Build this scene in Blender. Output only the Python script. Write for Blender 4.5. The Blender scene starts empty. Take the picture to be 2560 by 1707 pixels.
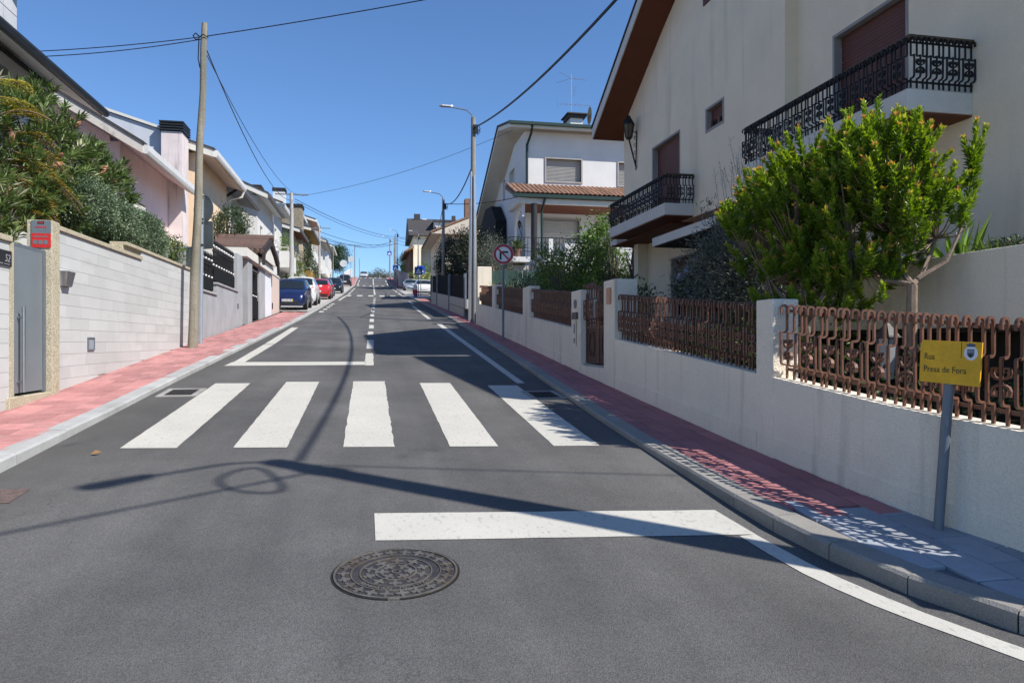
import bpy, math, random
import numpy as np
from mathutils import Vector, Matrix
random.seed(7); RNG = np.random.default_rng(11)
R_ = math.radians
S = bpy.context.scene
COL = S.collection

# ------------------------------------------------------------------ camera
cd = bpy.data.cameras.new('camera'); cam = bpy.data.objects.new('camera', cd); COL.objects.link(cam)
cd.sensor_width = 36.0; cd.lens = 25.3125; cd.clip_start = .05; cd.clip_end = 3000
cam.location = (0, 0, 1.6); cam.rotation_euler = (R_(90), 0, R_(-11.157)); S.camera = cam

# ------------------------------------------------------------------ light
SUNV = Vector((.777, -.629, 1.045)).normalized()
elev = math.asin(SUNV.z)
W = bpy.data.worlds.new('World'); S.world = W; W.use_nodes = True
wn = W.node_tree.nodes; wl = W.node_tree.links
bg = wn['Background']
sky = wn.new('ShaderNodeTexSky'); sky.sky_type = 'NISHITA'; sky.sun_disc = False
sky.sun_elevation = elev
sky.sun_rotation = math.atan2(SUNV.x, SUNV.y)
sky.altitude = 100; sky.air_density = 1.0; sky.dust_density = 0; sky.ozone_density = 10
wl.new(sky.outputs[0], bg.inputs[0]); bg.inputs[1].default_value = .115
sd = bpy.data.lights.new('sun', 'SUN'); sd.energy = 4.5; sd.angle = R_(.53); sd.color = (1, .955, .88)
so = bpy.data.objects.new('sun', sd); COL.objects.link(so)
so.rotation_euler = SUNV.to_track_quat('Z', 'Y').to_euler(); so.location = (30, -25, 40)
S.view_settings.view_transform = 'Standard'; S.view_settings.look = 'None'
S.view_settings.exposure = .5; S.view_settings.gamma = 1
S.render.engine = 'CYCLES'
S.cycles.max_bounces = 6; S.cycles.diffuse_bounces = 4; S.cycles.transparent_max_bounces = 6

# ------------------------------------------------------------------ ground profile: the street climbs away from the camera
GY = [-80, 0, 68, 124, 160, 172, 190, 260, 900]
GZ = [-6.8, 0, 5.8, 11.0, 15.5, 16.0, 15.2, 9.0, -30]
def g(y): return float(np.interp(y, GY, GZ))
LKY = [5.2, 11, 25, 30, 300]; LKX = [-2.9, -2.88, -2.62, -2.55, -2.45]
RKY = [4.44, 8, 11, 14, 23, 40, 300]; RKX = [2.56, 2.61, 2.72, 2.84, 3.1, 3.42, 3.42]
def hk(y): return float(np.interp(y, [4.3, 6.4, 40, 58], [.104, .058, .058, .1]))     # the right kerb drops towards the crossing
def hl(y): return float(np.interp(y, [6.5, 9.0], [.105, .07]))
def lk(y): return float(np.interp(y, LKY, LKX))
def rk(y): return float(np.interp(y, RKY, RKX))

# ------------------------------------------------------------------ materials
MATS = {}
def nodes_of(m): m.use_nodes = True; return m.node_tree.nodes, m.node_tree.links
def mat(name, col, rough=.8, var=.12, scale=3.0, fine=0, fscale=120, bump=0, bscale=80, metal=0, spec=.35,
        rnd=0, stain=None, coat=0, trans=0, alpha=1):
    """procedural material: broad noise tint + fine grain + bump, in world position"""
    if name in MATS: return MATS[name]
    m = bpy.data.materials.new(name); N, L = nodes_of(m); b = N['Principled BSDF']
    b.inputs['Roughness'].default_value = rough; b.inputs['Metallic'].default_value = metal
    b.inputs['Specular IOR Level'].default_value = spec
    if coat: b.inputs['Coat Weight'].default_value = coat; b.inputs['Coat Roughness'].default_value = .05
    geo = N.new('ShaderNodeNewGeometry'); pos = geo.outputs['Position']
    c = Vector(col)
    n1 = N.new('ShaderNodeTexNoise'); n1.inputs['Scale'].default_value = scale; n1.inputs['Detail'].default_value = 6
    n1.inputs['Roughness'].default_value = .6
    L.new(pos, n1.inputs['Vector'])
    r1 = N.new('ShaderNodeValToRGB'); r1.color_ramp.elements[0].position = .3; r1.color_ramp.elements[1].position = .7
    r1.color_ramp.elements[0].color = (*(c*(1-var)), 1); r1.color_ramp.elements[1].color = (*[min(1, v*(1+var)) for v in c], 1)
    L.new(n1.outputs[0], r1.inputs[0]); out = r1.outputs[0]
    if fine:
        n2 = N.new('ShaderNodeTexNoise'); n2.inputs['Scale'].default_value = fscale; n2.inputs['Detail'].default_value = 3
        L.new(pos, n2.inputs['Vector'])
        r2 = N.new('ShaderNodeMapRange'); r2.inputs[1].default_value = .33; r2.inputs[2].default_value = .67
        r2.inputs[3].default_value = 1-fine; r2.inputs[4].default_value = 1+fine
        L.new(n2.outputs[0], r2.inputs[0])
        mx = N.new('ShaderNodeVectorMath'); mx.operation = 'SCALE'; L.new(out, mx.inputs[0]); L.new(r2.outputs[0], mx.inputs[3]); out = mx.outputs[0]
    if rnd:
        oi = N.new('ShaderNodeObjectInfo'); r3 = N.new('ShaderNodeMapRange')
        r3.inputs[3].default_value = 1-rnd; r3.inputs[4].default_value = 1+rnd; L.new(oi.outputs['Random'], r3.inputs[0])
        mx = N.new('ShaderNodeVectorMath'); mx.operation = 'SCALE'; L.new(out, mx.inputs[0]); L.new(r3.outputs[0], mx.inputs[3]); out = mx.outputs[0]
    if stain:   # (colour, scale xyz, threshold, strength)
        mp = N.new('ShaderNodeMapping'); mp.inputs['Scale'].default_value = stain[1]; L.new(pos, mp.inputs[0])
        n4 = N.new('ShaderNodeTexNoise'); n4.inputs['Scale'].default_value = 1; n4.inputs['Detail'].default_value = 7; L.new(mp.outputs[0], n4.inputs['Vector'])
        r4 = N.new('ShaderNodeMapRange'); r4.inputs[1].default_value = stain[2]; r4.inputs[2].default_value = stain[2]+.22
        r4.inputs[4].default_value = stain[3]; L.new(n4.outputs[0], r4.inputs[0])
        mc = N.new('ShaderNodeMix'); mc.data_type = 'RGBA'; L.new(r4.outputs[0], mc.inputs[0]); L.new(out, mc.inputs[6])
        mc.inputs[7].default_value = (*stain[0], 1); out = mc.outputs[2]
    L.new(out, b.inputs['Base Color'])
    if bump:
        n3 = N.new('ShaderNodeTexNoise'); n3.inputs['Scale'].default_value = bscale; n3.inputs['Detail'].default_value = 5
        L.new(pos, n3.inputs['Vector'])
        bp = N.new('ShaderNodeBump'); bp.inputs['Strength'].default_value = min(1, bump); bp.inputs['Distance'].default_value = .01*max(1, bump)
        L.new(n3.outputs[0], bp.inputs['Height']); L.new(bp.outputs[0], b.inputs['Normal'])
    MATS[name] = m; return m

def leafmat(name, cols, rough=.45, tr=.25, spec=.4):
    """leaf colour from a per-face random number, partly translucent"""
    m = bpy.data.materials.new(name); N, L = nodes_of(m); b = N['Principled BSDF']
    at = N.new('ShaderNodeAttribute'); at.attribute_name = 'rnd'
    cr = N.new('ShaderNodeValToRGB'); e = cr.color_ramp.elements
    while len(e) < len(cols): e.new(.5)
    for i, (p, c) in enumerate(cols): e[i].position = p; e[i].color = (*c, 1)
    L.new(at.outputs['Fac'], cr.inputs[0]); L.new(cr.outputs[0], b.inputs['Base Color'])
    b.inputs['Roughness'].default_value = rough; b.inputs['Specular IOR Level'].default_value = spec
    t = N.new('ShaderNodeBsdfTranslucent'); hs = N.new('ShaderNodeHueSaturation'); hs.inputs['Value'].default_value = 1.5
    hs.inputs['Saturation'].default_value = 1.1
    L.new(cr.outputs[0], hs.inputs['Color']); L.new(hs.outputs[0], t.inputs[0])
    mx = N.new('ShaderNodeMixShader'); mx.inputs[0].default_value = tr
    L.new(b.outputs[0], mx.inputs[1]); L.new(t.outputs[0], mx.inputs[2]); L.new(mx.outputs[0], N['Material Output'].inputs[0])
    MATS[name] = m; return m

# ------------------------------------------------------------------ mesh builder
class MB:
    def __init__(s): s.v = []; s.f = []; s.m = []
    def add(s, vs, fs, mi=0):
        o = len(s.v); s.v += [tuple(p) for p in vs]; s.f += [tuple(i+o for i in f) for f in fs]; s.m += [mi]*len(fs); return s
    def hexa(s, p, mi=0):   # 8 points: bottom 0-3 ccw, top 4-7
        return s.add(p, [(3,2,1,0),(4,5,6,7),(0,1,5,4),(1,2,6,5),(2,3,7,6),(3,0,4,7)], mi)
    def box(s, x0, x1, y0, y1, z0, z1, mi=0):
        return s.hexa([(x0,y0,z0),(x1,y0,z0),(x1,y1,z0),(x0,y1,z0),(x0,y0,z1),(x1,y0,z1),(x1,y1,z1),(x0,y1,z1)], mi)
    def sbox(s, x0, x1, y0, y1, a, b, mi=0):  # box that follows the slope of the street
        u, w = g(y0), g(y1)
        return s.hexa([(x0,y0,u+a),(x1,y0,u+a),(x1,y1,w+a),(x0,y1,w+a),(x0,y0,u+b),(x1,y0,u+b),(x1,y1,w+b),(x0,y1,w+b)], mi)
    def quad(s, *p): return s.add(p, [tuple(range(len(p)))])
    def prism(s, pts, axis, a, b, mi=0):  # 2D polygon extruded along axis (0=x: pts are (y,z); 1=y: (x,z); 2=z: (x,y))
        def P(q, t): return ((t,q[0],q[1]) if axis == 0 else (q[0],t,q[1]) if axis == 1 else (q[0],q[1],t))
        n = len(pts); ar = sum(pts[i][0]*pts[(i+1) % n][1]-pts[(i+1) % n][0]*pts[i][1] for i in range(n))
        if (ar < 0) != (axis == 1): pts = pts[::-1]
        if a > b: a, b = b, a
        vs = [P(q, a) for q in pts]+[P(q, b) for q in pts]
        fs = [tuple(range(n))[::-1], tuple(range(n, 2*n))]+[(i, (i+1) % n, n+(i+1) % n, n+i) for i in range(n)]
        return s.add(vs, fs, mi)
    def tube(s, path, r, n=8, cap=True, mi=0, flat=None):
        path = [Vector(p) for p in path]; k = len(path)
        rs = r if isinstance(r, (list, tuple)) else [r]*k
        ref = None; rings = []
        for i, p in enumerate(path):
            t = (path[min(i+1, k-1)]-path[max(i-1, 0)]).normalized()
            if ref is None:
                ref = Vector((0,0,1)) if abs(t.z) < .9 else Vector((1,0,0))
            a = (ref-t*ref.dot(t)).normalized(); b = t.cross(a); ref = a
            rings.append([p+(a*math.cos(2*math.pi*j/n)+b*math.sin(2*math.pi*j/n))*rs[i] for j in range(n)])
        vs = [q for ring in rings for q in ring]
        fs = [(i*n+j, i*n+(j+1) % n, (i+1)*n+(j+1) % n, (i+1)*n+j) for i in range(k-1) for j in range(n)]
        if cap: fs += [tuple(range(n))[::-1], tuple(range((k-1)*n, k*n))]
        return s.add(vs, fs, mi)
    def cyl(s, x, y, z0, z1, r0, r1=None, n=16, mi=0):
        return s.tube([(x,y,z0),(x,y,z1)], [r0, r0 if r1 is None else r1], n, True, mi)
    def ball(s, c, r, n=8, m=6, mi=0):
        rx, ry, rz = r if isinstance(r, (tuple, list)) else (r, r, r); vs = []; fs = []
        for i in range(m+1):
            a = math.pi*i/m
            for j in range(n):
                b = 2*math.pi*j/n; vs.append((c[0]+rx*math.sin(a)*math.cos(b), c[1]+ry*math.sin(a)*math.sin(b), c[2]+rz*math.cos(a)))
        for i in range(m):
            for j in range(n): fs.append((i*n+j, (i+1)*n+j, (i+1)*n+(j+1) % n, i*n+(j+1) % n))
        return s.add(vs, fs, mi)
    def strip(s, path, w, d, mi=0):
        """flat bar: path in the (y,z) plane; w = thickness in plane, d = depth along x (from -d/2 to d/2)"""
        P = [Vector((p[0], p[1])) for p in path]; k = len(P); vs = []
        for i, p in enumerate(P):
            t = (P[min(i+1, k-1)]-P[max(i-1, 0)]).normalized(); n = Vector((-t.y, t.x))*w/2
            for sx, q in ((-d/2, p+n), (d/2, p+n), (d/2, p-n), (-d/2, p-n)): vs.append((sx, q.x, q.y))
        fs = [(i*4+j, i*4+(j+1) % 4, (i+1)*4+(j+1) % 4, (i+1)*4+j) for i in range(k-1) for j in range(4)]
        fs += [(3,2,1,0), tuple((k-1)*4+j for j in range(4))]
        return s.add(vs, fs, mi)
    def mesh(s, name, mats, smooth=False):
        me = bpy.data.meshes.new(name); me.from_pydata(s.v, [], s.f); 
        for m in (mats if isinstance(mats, (list, tuple)) else [mats]): me.materials.append(m)
        if any(s.m): me.polygons.foreach_set('material_index', s.m)
        if smooth:
            me.polygons.foreach_set('use_smooth', [True]*len(me.polygons))
            try: me.set_sharp_from_angle(angle=R_(38))
            except Exception: pass
        me.update(); return me
    def build(s, name, mats, parent=None, smooth=False, bevel=0):
        o = link(name, s.mesh(name, mats, smooth), parent)
        if bevel:
            bm = o.modifiers.new('bevel', 'BEVEL'); bm.width = bevel; bm.segments = 2; bm.limit_method = 'ANGLE'
        return o

def link(name, me, parent=None, loc=None, rot=None):
    o = bpy.data.objects.new(name, me); COL.objects.link(o)
    if parent is not None: o.parent = parent
    if loc is not None: o.location = loc
    if rot is not None: o.rotation_euler = rot
    return o
def tag(o, label=None, cat=None, group=None, kind=None):
    if label: o['label'] = label
    if cat: o['category'] = cat
    if group: o['group'] = group
    if kind: o['kind'] = kind
    return o
def thing(name, label, cat, loc=(0,0,0), rz=0, group=None):
    o = bpy.data.objects.new(name, None); COL.objects.link(o); o.location = loc; o.rotation_euler = (0,0,rz)
    o.empty_display_size = .2
    return tag(o, label, cat, group)
def copy_tree(o, parent=None):
    c = o.copy(); COL.objects.link(c); c.parent = parent
    for ch in list(o.children): copy_tree(ch, c)
    return c
def text_mesh(body, size, ext=.002, shear=0, align='LEFT'):
    cu = bpy.data.curves.new('t', 'FONT'); cu.body = body; cu.size = size; cu.extrude = ext; cu.shear = shear; cu.align_x = align; cu.resolution_u = 3
    ob = bpy.data.objects.new('t', cu); COL.objects.link(ob)
    bpy.context.view_layer.update()
    me = bpy.data.meshes.new_from_object(ob.evaluated_get(bpy.context.evaluated_depsgraph_get()))
    bpy.data.objects.remove(ob); bpy.data.curves.remove(cu); return me
def text(name, body, size, m, parent, loc, rot, ext=.002, shear=0, align='LEFT'):
    me = text_mesh(body, size, ext, shear, align); me.materials.clear(); me.materials.append(m)
    return link(name, me, parent, loc, rot)

# ------------------------------------------------------------------ leaves
def leaf_mesh(name, base, d, Ls, Ws, m, rnd=None, fold=.12, up=None):
    """one folded rhombic leaf per row of base/d"""
    n = len(base); d = d/np.linalg.norm(d, axis=1, keepdims=True)
    ref = RNG.normal(size=(n, 3)) if up is None else np.tile(np.array(up, float), (n, 1))+.5*RNG.normal(size=(n, 3))
    s = np.cross(d, ref); s /= np.linalg.norm(s, axis=1, keepdims=True)+1e-9
    nn = np.cross(s, d)
    Ls = np.broadcast_to(np.asarray(Ls, float), (n,))[:, None]; Ws = np.broadcast_to(np.asarray(Ws, float), (n,))[:, None]
    mid = base+d*Ls*.5
    V = np.empty((n, 4, 3)); V[:, 0] = base; V[:, 1] = mid+s*Ws*.5+nn*Ws*fold*2; V[:, 2] = base+d*Ls-nn*Ls*.06; V[:, 3] = mid-s*Ws*.5+nn*Ws*fold*2
    me = bpy.data.meshes.new(name); me.vertices.add(4*n); me.vertices.foreach_set('co', V.reshape(-1))
    idx = np.arange(n)*4; T = np.stack([idx, idx+1, idx+2, idx, idx+2, idx+3], 1).reshape(-1)
    me.loops.add(6*n); me.loops.foreach_set('vertex_index', T.astype(np.int32))
    me.polygons.add(2*n); me.polygons.foreach_set('loop_start', (np.arange(2*n)*3).astype(np.int32))
    me.update(calc_edges=True)
    a = me.attributes.new('rnd', 'FLOAT', 'FACE'); r = RNG.random(n) if rnd is None else rnd
    a.data.foreach_set('value', np.repeat(r, 2).astype(np.float32))
    me.materials.append(m); return me
def unit(v): return v/(np.linalg.norm(v, axis=-1, keepdims=True)+1e-9)
def clumps(c, rad, n, per, spread, shell=.5, drop=0):
    """leaf positions gathered in clumps over an uneven ellipsoid; returns base, outward dir"""
    c = np.array(c, float); rad = np.array(rad, float)
    q = unit(RNG.normal(size=(n, 3)))
    ph = RNG.random(6)*6.28
    lump = 1+.16*np.sin(3.1*q[:, 0]+2.3*q[:, 1]+ph[0])+.12*np.sin(5*q[:, 1]-4*q[:, 2]+ph[1])+.1*np.sin(7*q[:, 0]+5*q[:, 2]+ph[2])
    if shell > .75: lump = 1+(lump-1)*.35     # clipped plants keep an even outline
    r = (shell+(1-shell)*RNG.random(n)**.6)*lump
    cc = c+q*rad*r[:, None]
    k = np.repeat(np.arange(n), per)
    off = RNG.normal(size=(n*per, 3))*spread
    base = cc[k]+off
    d = q[k]*.8+unit(RNG.normal(size=(n*per, 3)))*.9; d[:, 2] += .25-drop
    tone = np.clip(.5+.22*RNG.normal(size=n)[k]+.16*RNG.normal(size=n*per), 0, 1)
    return base, d, tone
def limbs(mb, base, tips, r0, n=6, sag=.15):
    base = Vector(base)
    for t in tips:
        t = Vector(t); mid = base.lerp(t, .5)+Vector((random.uniform(-sag, sag), random.uniform(-sag, sag), random.uniform(0, sag)))
        mb.tube([base, base.lerp(mid, .6)+Vector((0,0,.03)), mid, t], [r0, r0*.75, r0*.55, r0*.2], n)
# ================================================================== SETTING: ground, street, pavements
def asphalt():
    m = bpy.data.materials.new('asphalt'); N, L = nodes_of(m); b = N['Principled BSDF']
    geo = N.new('ShaderNodeNewGeometry'); pos = geo.outputs['Position']
    def noise(sc, det=4, ro=.6):
        n = N.new('ShaderNodeTexNoise'); n.inputs['Scale'].default_value = sc; n.inputs['Detail'].default_value = det; n.inputs['Roughness'].default_value = ro
        L.new(pos, n.inputs['Vector']); return n.outputs[0]
    def rng(src, a, c, lo, hi):
        r = N.new('ShaderNodeMapRange'); r.inputs[1].default_value = a; r.inputs[2].default_value = c; r.inputs[3].default_value = lo; r.inputs[4].default_value = hi
        L.new(src, r.inputs[0]); return r.outputs[0]
    vo = N.new('ShaderNodeTexVoronoi'); vo.inputs['Scale'].default_value = 190; L.new(pos, vo.inputs['Vector'])
    sep = N.new('ShaderNodeSeparateColor'); L.new(vo.outputs['Color'], sep.inputs[0])
    stone = rng(sep.outputs[0], .1, 1, .74, 1.32)                # aggregate: each stone its own grey
    cr = N.new('ShaderNodeValToRGB'); cr.color_ramp.elements[0].color = (.072, .070, .068, 1); cr.color_ramp.elements[1].color = (.132, .128, .124, 1)
    cr.color_ramp.elements[0].position = .3; cr.color_ramp.elements[1].position = .72
    L.new(noise(.55, 8, .65), cr.inputs[0])
    mx = N.new('ShaderNodeVectorMath'); mx.operation = 'SCALE'; L.new(cr.outputs[0], mx.inputs[0]); L.new(stone, mx.inputs[3])
    # worn wheel tracks and streaks run with the street
    mp = N.new('ShaderNodeMapping'); mp.inputs['Scale'].default_value = (2.2, .12, .12); L.new(pos, mp.inputs[0])
    ns = N.new('ShaderNodeTexNoise'); ns.inputs['Scale'].default_value = 1; ns.inputs['Detail'].default_value = 5; L.new(mp.outputs[0], ns.inputs['Vector'])
    m2 = N.new('ShaderNodeVectorMath'); m2.operation = 'SCALE'; L.new(mx.outputs[0], m2.inputs[0]); L.new(rng(ns.outputs[0], .3, .7, .84, 1.12), m2.inputs[3])
    # thin cracks
    wv = N.new('ShaderNodeTexVoronoi'); wv.feature = 'DISTANCE_TO_EDGE'; wv.inputs['Scale'].default_value = .16
    ad = N.new('ShaderNodeVectorMath'); ad.operation = 'ADD'; nn = N.new('ShaderNodeTexNoise'); nn.inputs['Scale'].default_value = 1.3; nn.inputs['Detail'].default_value = 6
    L.new(pos, nn.inputs['Vector']); sc = N.new('ShaderNodeVectorMath'); sc.operation = 'SCALE'; sc.inputs[3].default_value = 2.2
    L.new(nn.outputs['Color'], sc.inputs[0]); L.new(pos, ad.inputs[0]); L.new(sc.outputs[0], ad.inputs[1]); L.new(ad.outputs[0], wv.inputs['Vector'])
    ck = N.new('ShaderNodeMath'); ck.operation = 'MULTIPLY'
    L.new(rng(wv.outputs['Distance'], .0, .0015, 1, 0), ck.inputs[0]); L.new(rng(noise(.5, 3), .52, .62, 0, .45), ck.inputs[1])
    m3 = N.new('ShaderNodeMix'); m3.data_type = 'RGBA'; L.new(ck.outputs[0], m3.inputs[0]); L.new(m2.outputs[0], m3.inputs[6]); m3.inputs[7].default_value = (.02, .02, .021, 1)
    # grit washed against the kerbs
    sx = N.new('ShaderNodeSeparateXYZ'); L.new(pos, sx.inputs[0])
    gl = N.new('ShaderNodeMath'); gl.operation = 'MULTIPLY'; L.new(rng(sx.outputs[0], -2.1, -2.75, 0, 1), gl.inputs[0]); L.new(rng(noise(2.3, 6), .38, .62, .25, .85), gl.inputs[1])
    m4 = N.new('ShaderNodeMix'); m4.data_type = 'RGBA'; L.new(gl.outputs[0], m4.inputs[0]); L.new(m3.outputs[2], m4.inputs[6]); m4.inputs[7].default_value = (.083, .079, .072, 1)
    ox = N.new('ShaderNodeTexVoronoi'); ox.inputs['Scale'].default_value = .9; L.new(ad.outputs[0], ox.inputs['Vector'])
    os_ = N.new('ShaderNodeSeparateColor'); L.new(ox.outputs['Color'], os_.inputs[0])
    om = N.new('ShaderNodeMath'); om.operation = 'MULTIPLY'; L.new(rng(ox.outputs['Distance'], .05, .26, .5, 0), om.inputs[0]); L.new(rng(os_.outputs[1], .72, .9, 0, 1), om.inputs[1])
    m45 = N.new('ShaderNodeMix'); m45.data_type = 'RGBA'; L.new(om.outputs[0], m45.inputs[0]); L.new(m4.outputs[2], m45.inputs[6]); m45.inputs[7].default_value = (.035, .034, .034, 1); m4 = m45
    # pale chips
    v2 = N.new('ShaderNodeTexVoronoi'); v2.inputs['Scale'].default_value = 45; L.new(pos, v2.inputs['Vector'])
    s2 = N.new('ShaderNodeSeparateColor'); L.new(v2.outputs['Color'], s2.inputs[0])
    ch = N.new('ShaderNodeMath'); ch.operation = 'MULTIPLY'; L.new(rng(s2.outputs[0], .985, .99, 0, 1), ch.inputs[0]); L.new(rng(v2.outputs['Distance'], .005, .0035, 0, .7), ch.inputs[1])
    m5 = N.new('ShaderNodeMix'); m5.data_type = 'RGBA'; L.new(ch.outputs[0], m5.inputs[0]); L.new(m4.outputs[2], m5.inputs[6]); m5.inputs[7].default_value = (.4, .4, .38, 1)
    L.new(m5.outputs[2], b.inputs['Base Color'])
    b.inputs['Roughness'].default_value = .82; b.inputs['Specular IOR Level'].default_value = .3
    bp = N.new('ShaderNodeBump'); bp.inputs['Strength'].default_value = .55; bp.inputs['Distance'].default_value = .004
    L.new(vo.outputs['Distance'], bp.inputs['Height']); L.new(bp.outputs[0], b.inputs['Normal'])
    return m
ASPH = asphalt()
PAINT = mat('road_paint', (.50, .482, .43), .75, .07, 1.2, .10, 220, .3, 160, stain=((.17, .165, .16), (38, 16, 16), .565, .6))
CONC = mat('concrete', (.30, .29, .27), .9, .2, 3, .12, 150, .4, 60)
SOIL = mat('soil', (.10, .075, .05), .95, .3, 2, .2, 60, .6, 30)
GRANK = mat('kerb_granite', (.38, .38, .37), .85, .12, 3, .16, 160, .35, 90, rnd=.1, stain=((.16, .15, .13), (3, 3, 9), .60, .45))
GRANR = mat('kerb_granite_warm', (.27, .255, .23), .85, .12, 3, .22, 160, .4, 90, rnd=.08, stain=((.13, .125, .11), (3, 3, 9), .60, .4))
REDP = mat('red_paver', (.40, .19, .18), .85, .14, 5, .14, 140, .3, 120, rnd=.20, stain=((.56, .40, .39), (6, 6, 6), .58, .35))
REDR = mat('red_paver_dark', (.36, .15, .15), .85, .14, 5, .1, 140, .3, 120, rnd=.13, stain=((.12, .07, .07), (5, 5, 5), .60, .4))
GREYP = mat('grey_paver', (.30, .32, .35), .85, .1, 5, .1, 140, .3, 120, rnd=.12, stain=((.17, .17, .17), (5, 5, 5), .60, .4))
JOINT = mat('paver_joint', (.07, .052, .048), .95, .2, 6)
COBBLE = mat('parking_setts', (.40, .385, .36), .9, .12, 2, .12, 90, .5, 40)

def rows(a, b, step):
    ys = {a, b}; y = a
    while y < b: ys.add(y); y += step
    for q in GY:
        if a < q < b: ys.add(q)
    return sorted(ys)
def sheet(name, xs0, xs1, a, b, dz, m, step=4.0, nx=1, parent=None):
    mb = MB(); ys = rows(a, b, step); vs = []; k = nx+1
    for y in ys:
        x0 = xs0(y) if callable(xs0) else xs0; x1 = xs1(y) if callable(xs1) else xs1
        vs += [(x0+(x1-x0)*i/nx, y, g(y)+(dz(y) if callable(dz) else dz)) for i in range(k)]
    fs = [(r*k+i, r*k+i+1, (r+1)*k+i+1, (r+1)*k+i) for r in range(len(ys)-1) for i in range(nx)]
    mb.add(vs, fs); return mb.build(name, m, parent)

tag(sheet('ground', -700, 700, -80, 900, -.09, SOIL, 20), kind='structure')
road = sheet('road', lambda y: -40 if y < 4.6 else lk(y)-.06, lambda y: 40 if y < 4.6 else rk(y)+.06, -60, 190, 0, ASPH, 1.0); tag(road, kind='structure')

# ---- painted markings: thin sheets, slightly uneven edges
def mark(name, pts_l, pts_r, jit=.003):
    """two polylines of (x,y), left and right edge of the painted band"""
    mb = MB(); n = len(pts_l); vs = []
    for i in range(n):
        for p in (pts_l[i], pts_r[i]):
            x = p[0]+random.uniform(-jit, jit); y = p[1]+random.uniform(-jit, jit); vs.append((x, y, g(y)+.004))
    mb.add(vs, [(2*i, 2*i+1, 2*i+3, 2*i+2) for i in range(n-1)]); return mb.build(name, PAINT, road)
def band(name, x0a, x1a, ya, x0b, x1b, yb, jit=.003, n=None):
    n = n or max(2, int(abs(yb-ya)/.12)+1)
    t = [i/(n-1) for i in range(n)]
    return mark(name, [(x0a+(x0b-x0a)*q, ya+(yb-ya)*q) for q in t], [(x1a+(x1b-x1a)*q, ya+(yb-ya)*q) for q in t], jit)
fy = [11.40, 11.48, 11.46, 11.20, 10.86]
for i in range(5):
    x0 = -2.26+i*1.005; x1 = x0+.5-.012*i; n = 34
    t = [q/(n-1) for q in range(n)]
    mark('zebra_stripe', [(x0, (6.98-.1*x0)*(1-q)+fy[i]*q) for q in t], [(x1, (6.98-.1*x1)*(1-q)+(fy[i]-.03)*q) for q in t], .008 if i == 2 else .003)
n = 20; t = [q/(n-1) for q in range(n)]
mark('stop_line', [(.03+2.37*q, 5.0-.27*q) for q in t], [(.03+2.40*q, 4.48-.25*q) for q in t])
mark('edge_line', [(2.31, 4.221), (2.33, 3.9), (2.365, 3.62), (2.41, 3.42), (2.48, 3.2), (2.57, 3.0), (2.67, 2.8), (2.77, 2.6), (3.0, 2.2), (3.5, 1.8), (5, 1.35), (12, 1.0)], [(2.425, 4.235), (2.45, 4.0), (2.48, 3.75), (2.53, 3.53), (2.60, 3.3), (2.68, 3.08), (2.77, 2.88), (2.87, 2.68), (3.1, 2.3), (3.6, 1.92), (5.05, 1.47), (12, 1.12)], .002)
n = 22; t = [q/(n-1) for q in range(n)]
mark('bay_line', [(-2.52+2.45*q, 14.2-.02*q) for q in t], [(-2.56+2.49*q, 13.62+.02*q) for q in t])
band('bay_line', -2.50, -2.30, 14.204, -2.47, -2.24, 17.9); band('bay_line', -2.47, -2.24, 18.0, -2.46, -2.25, 24.0)
for a, b_, x in [(13.55, 15.75, -.02), (16.8, 19.2, 0), (20.9, 22.2, .01), (23.6, 25.4, .04), (27.2, 29.3, .06), (31.2, 33.2, .09), (35, 37.4, .12), (39.3, 41.5, .16), (42.8, 45, .21), (47, 49, .25), (51, 53, .29), (55, 57, .33), (59, 61, .37)]:
    band('centre_dash', x-.075, x+.085, a, x-.07, x+.09, b_, .008)
band('edge_line', 2.26, 2.385, 11.06, 2.37, 2.55, 26.4)
band('edge_line', 2.3, 2.45, 29.3, 2.45, 2.62, 44)
band('edge_line', 2.62, 2.8, 47, 2.75, 2.93, 53)
for y in (34.6, 37.4, 40.2, 42.8, 45.4): band('edge_dash', -2.34, -2.14, y, -2.38, -2.17, y+1.3)
band('edge_line', -2.3, -2.12, 53.5, -2.26, -2.08, 66.5)
for y, nx in ((66.6, 6), (121, 6), (157, 5)):
    for i in range(nx): band('zebra_stripe', -2.2+i*1.02, -1.72+i*1.02, y, -2.2+i*1.02, -1.72+i*1.02, y+3.6, n=4)
for a, b_ in ((72, 80), (83, 91), (94, 102), (126, 134), (138, 146)):
    band('edge_dash', -2.16, -1.98, a, -2.14, -1.96, b_, n=5); band('edge_dash', 2.95, 3.12, a, 2.95, 3.12, b_, n=5)
band('centre_line', .38, .54, 72, .5, .68, 119, n=8); band('centre_line', .5, .68, 126, .55, .73, 155, n=8)

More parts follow.
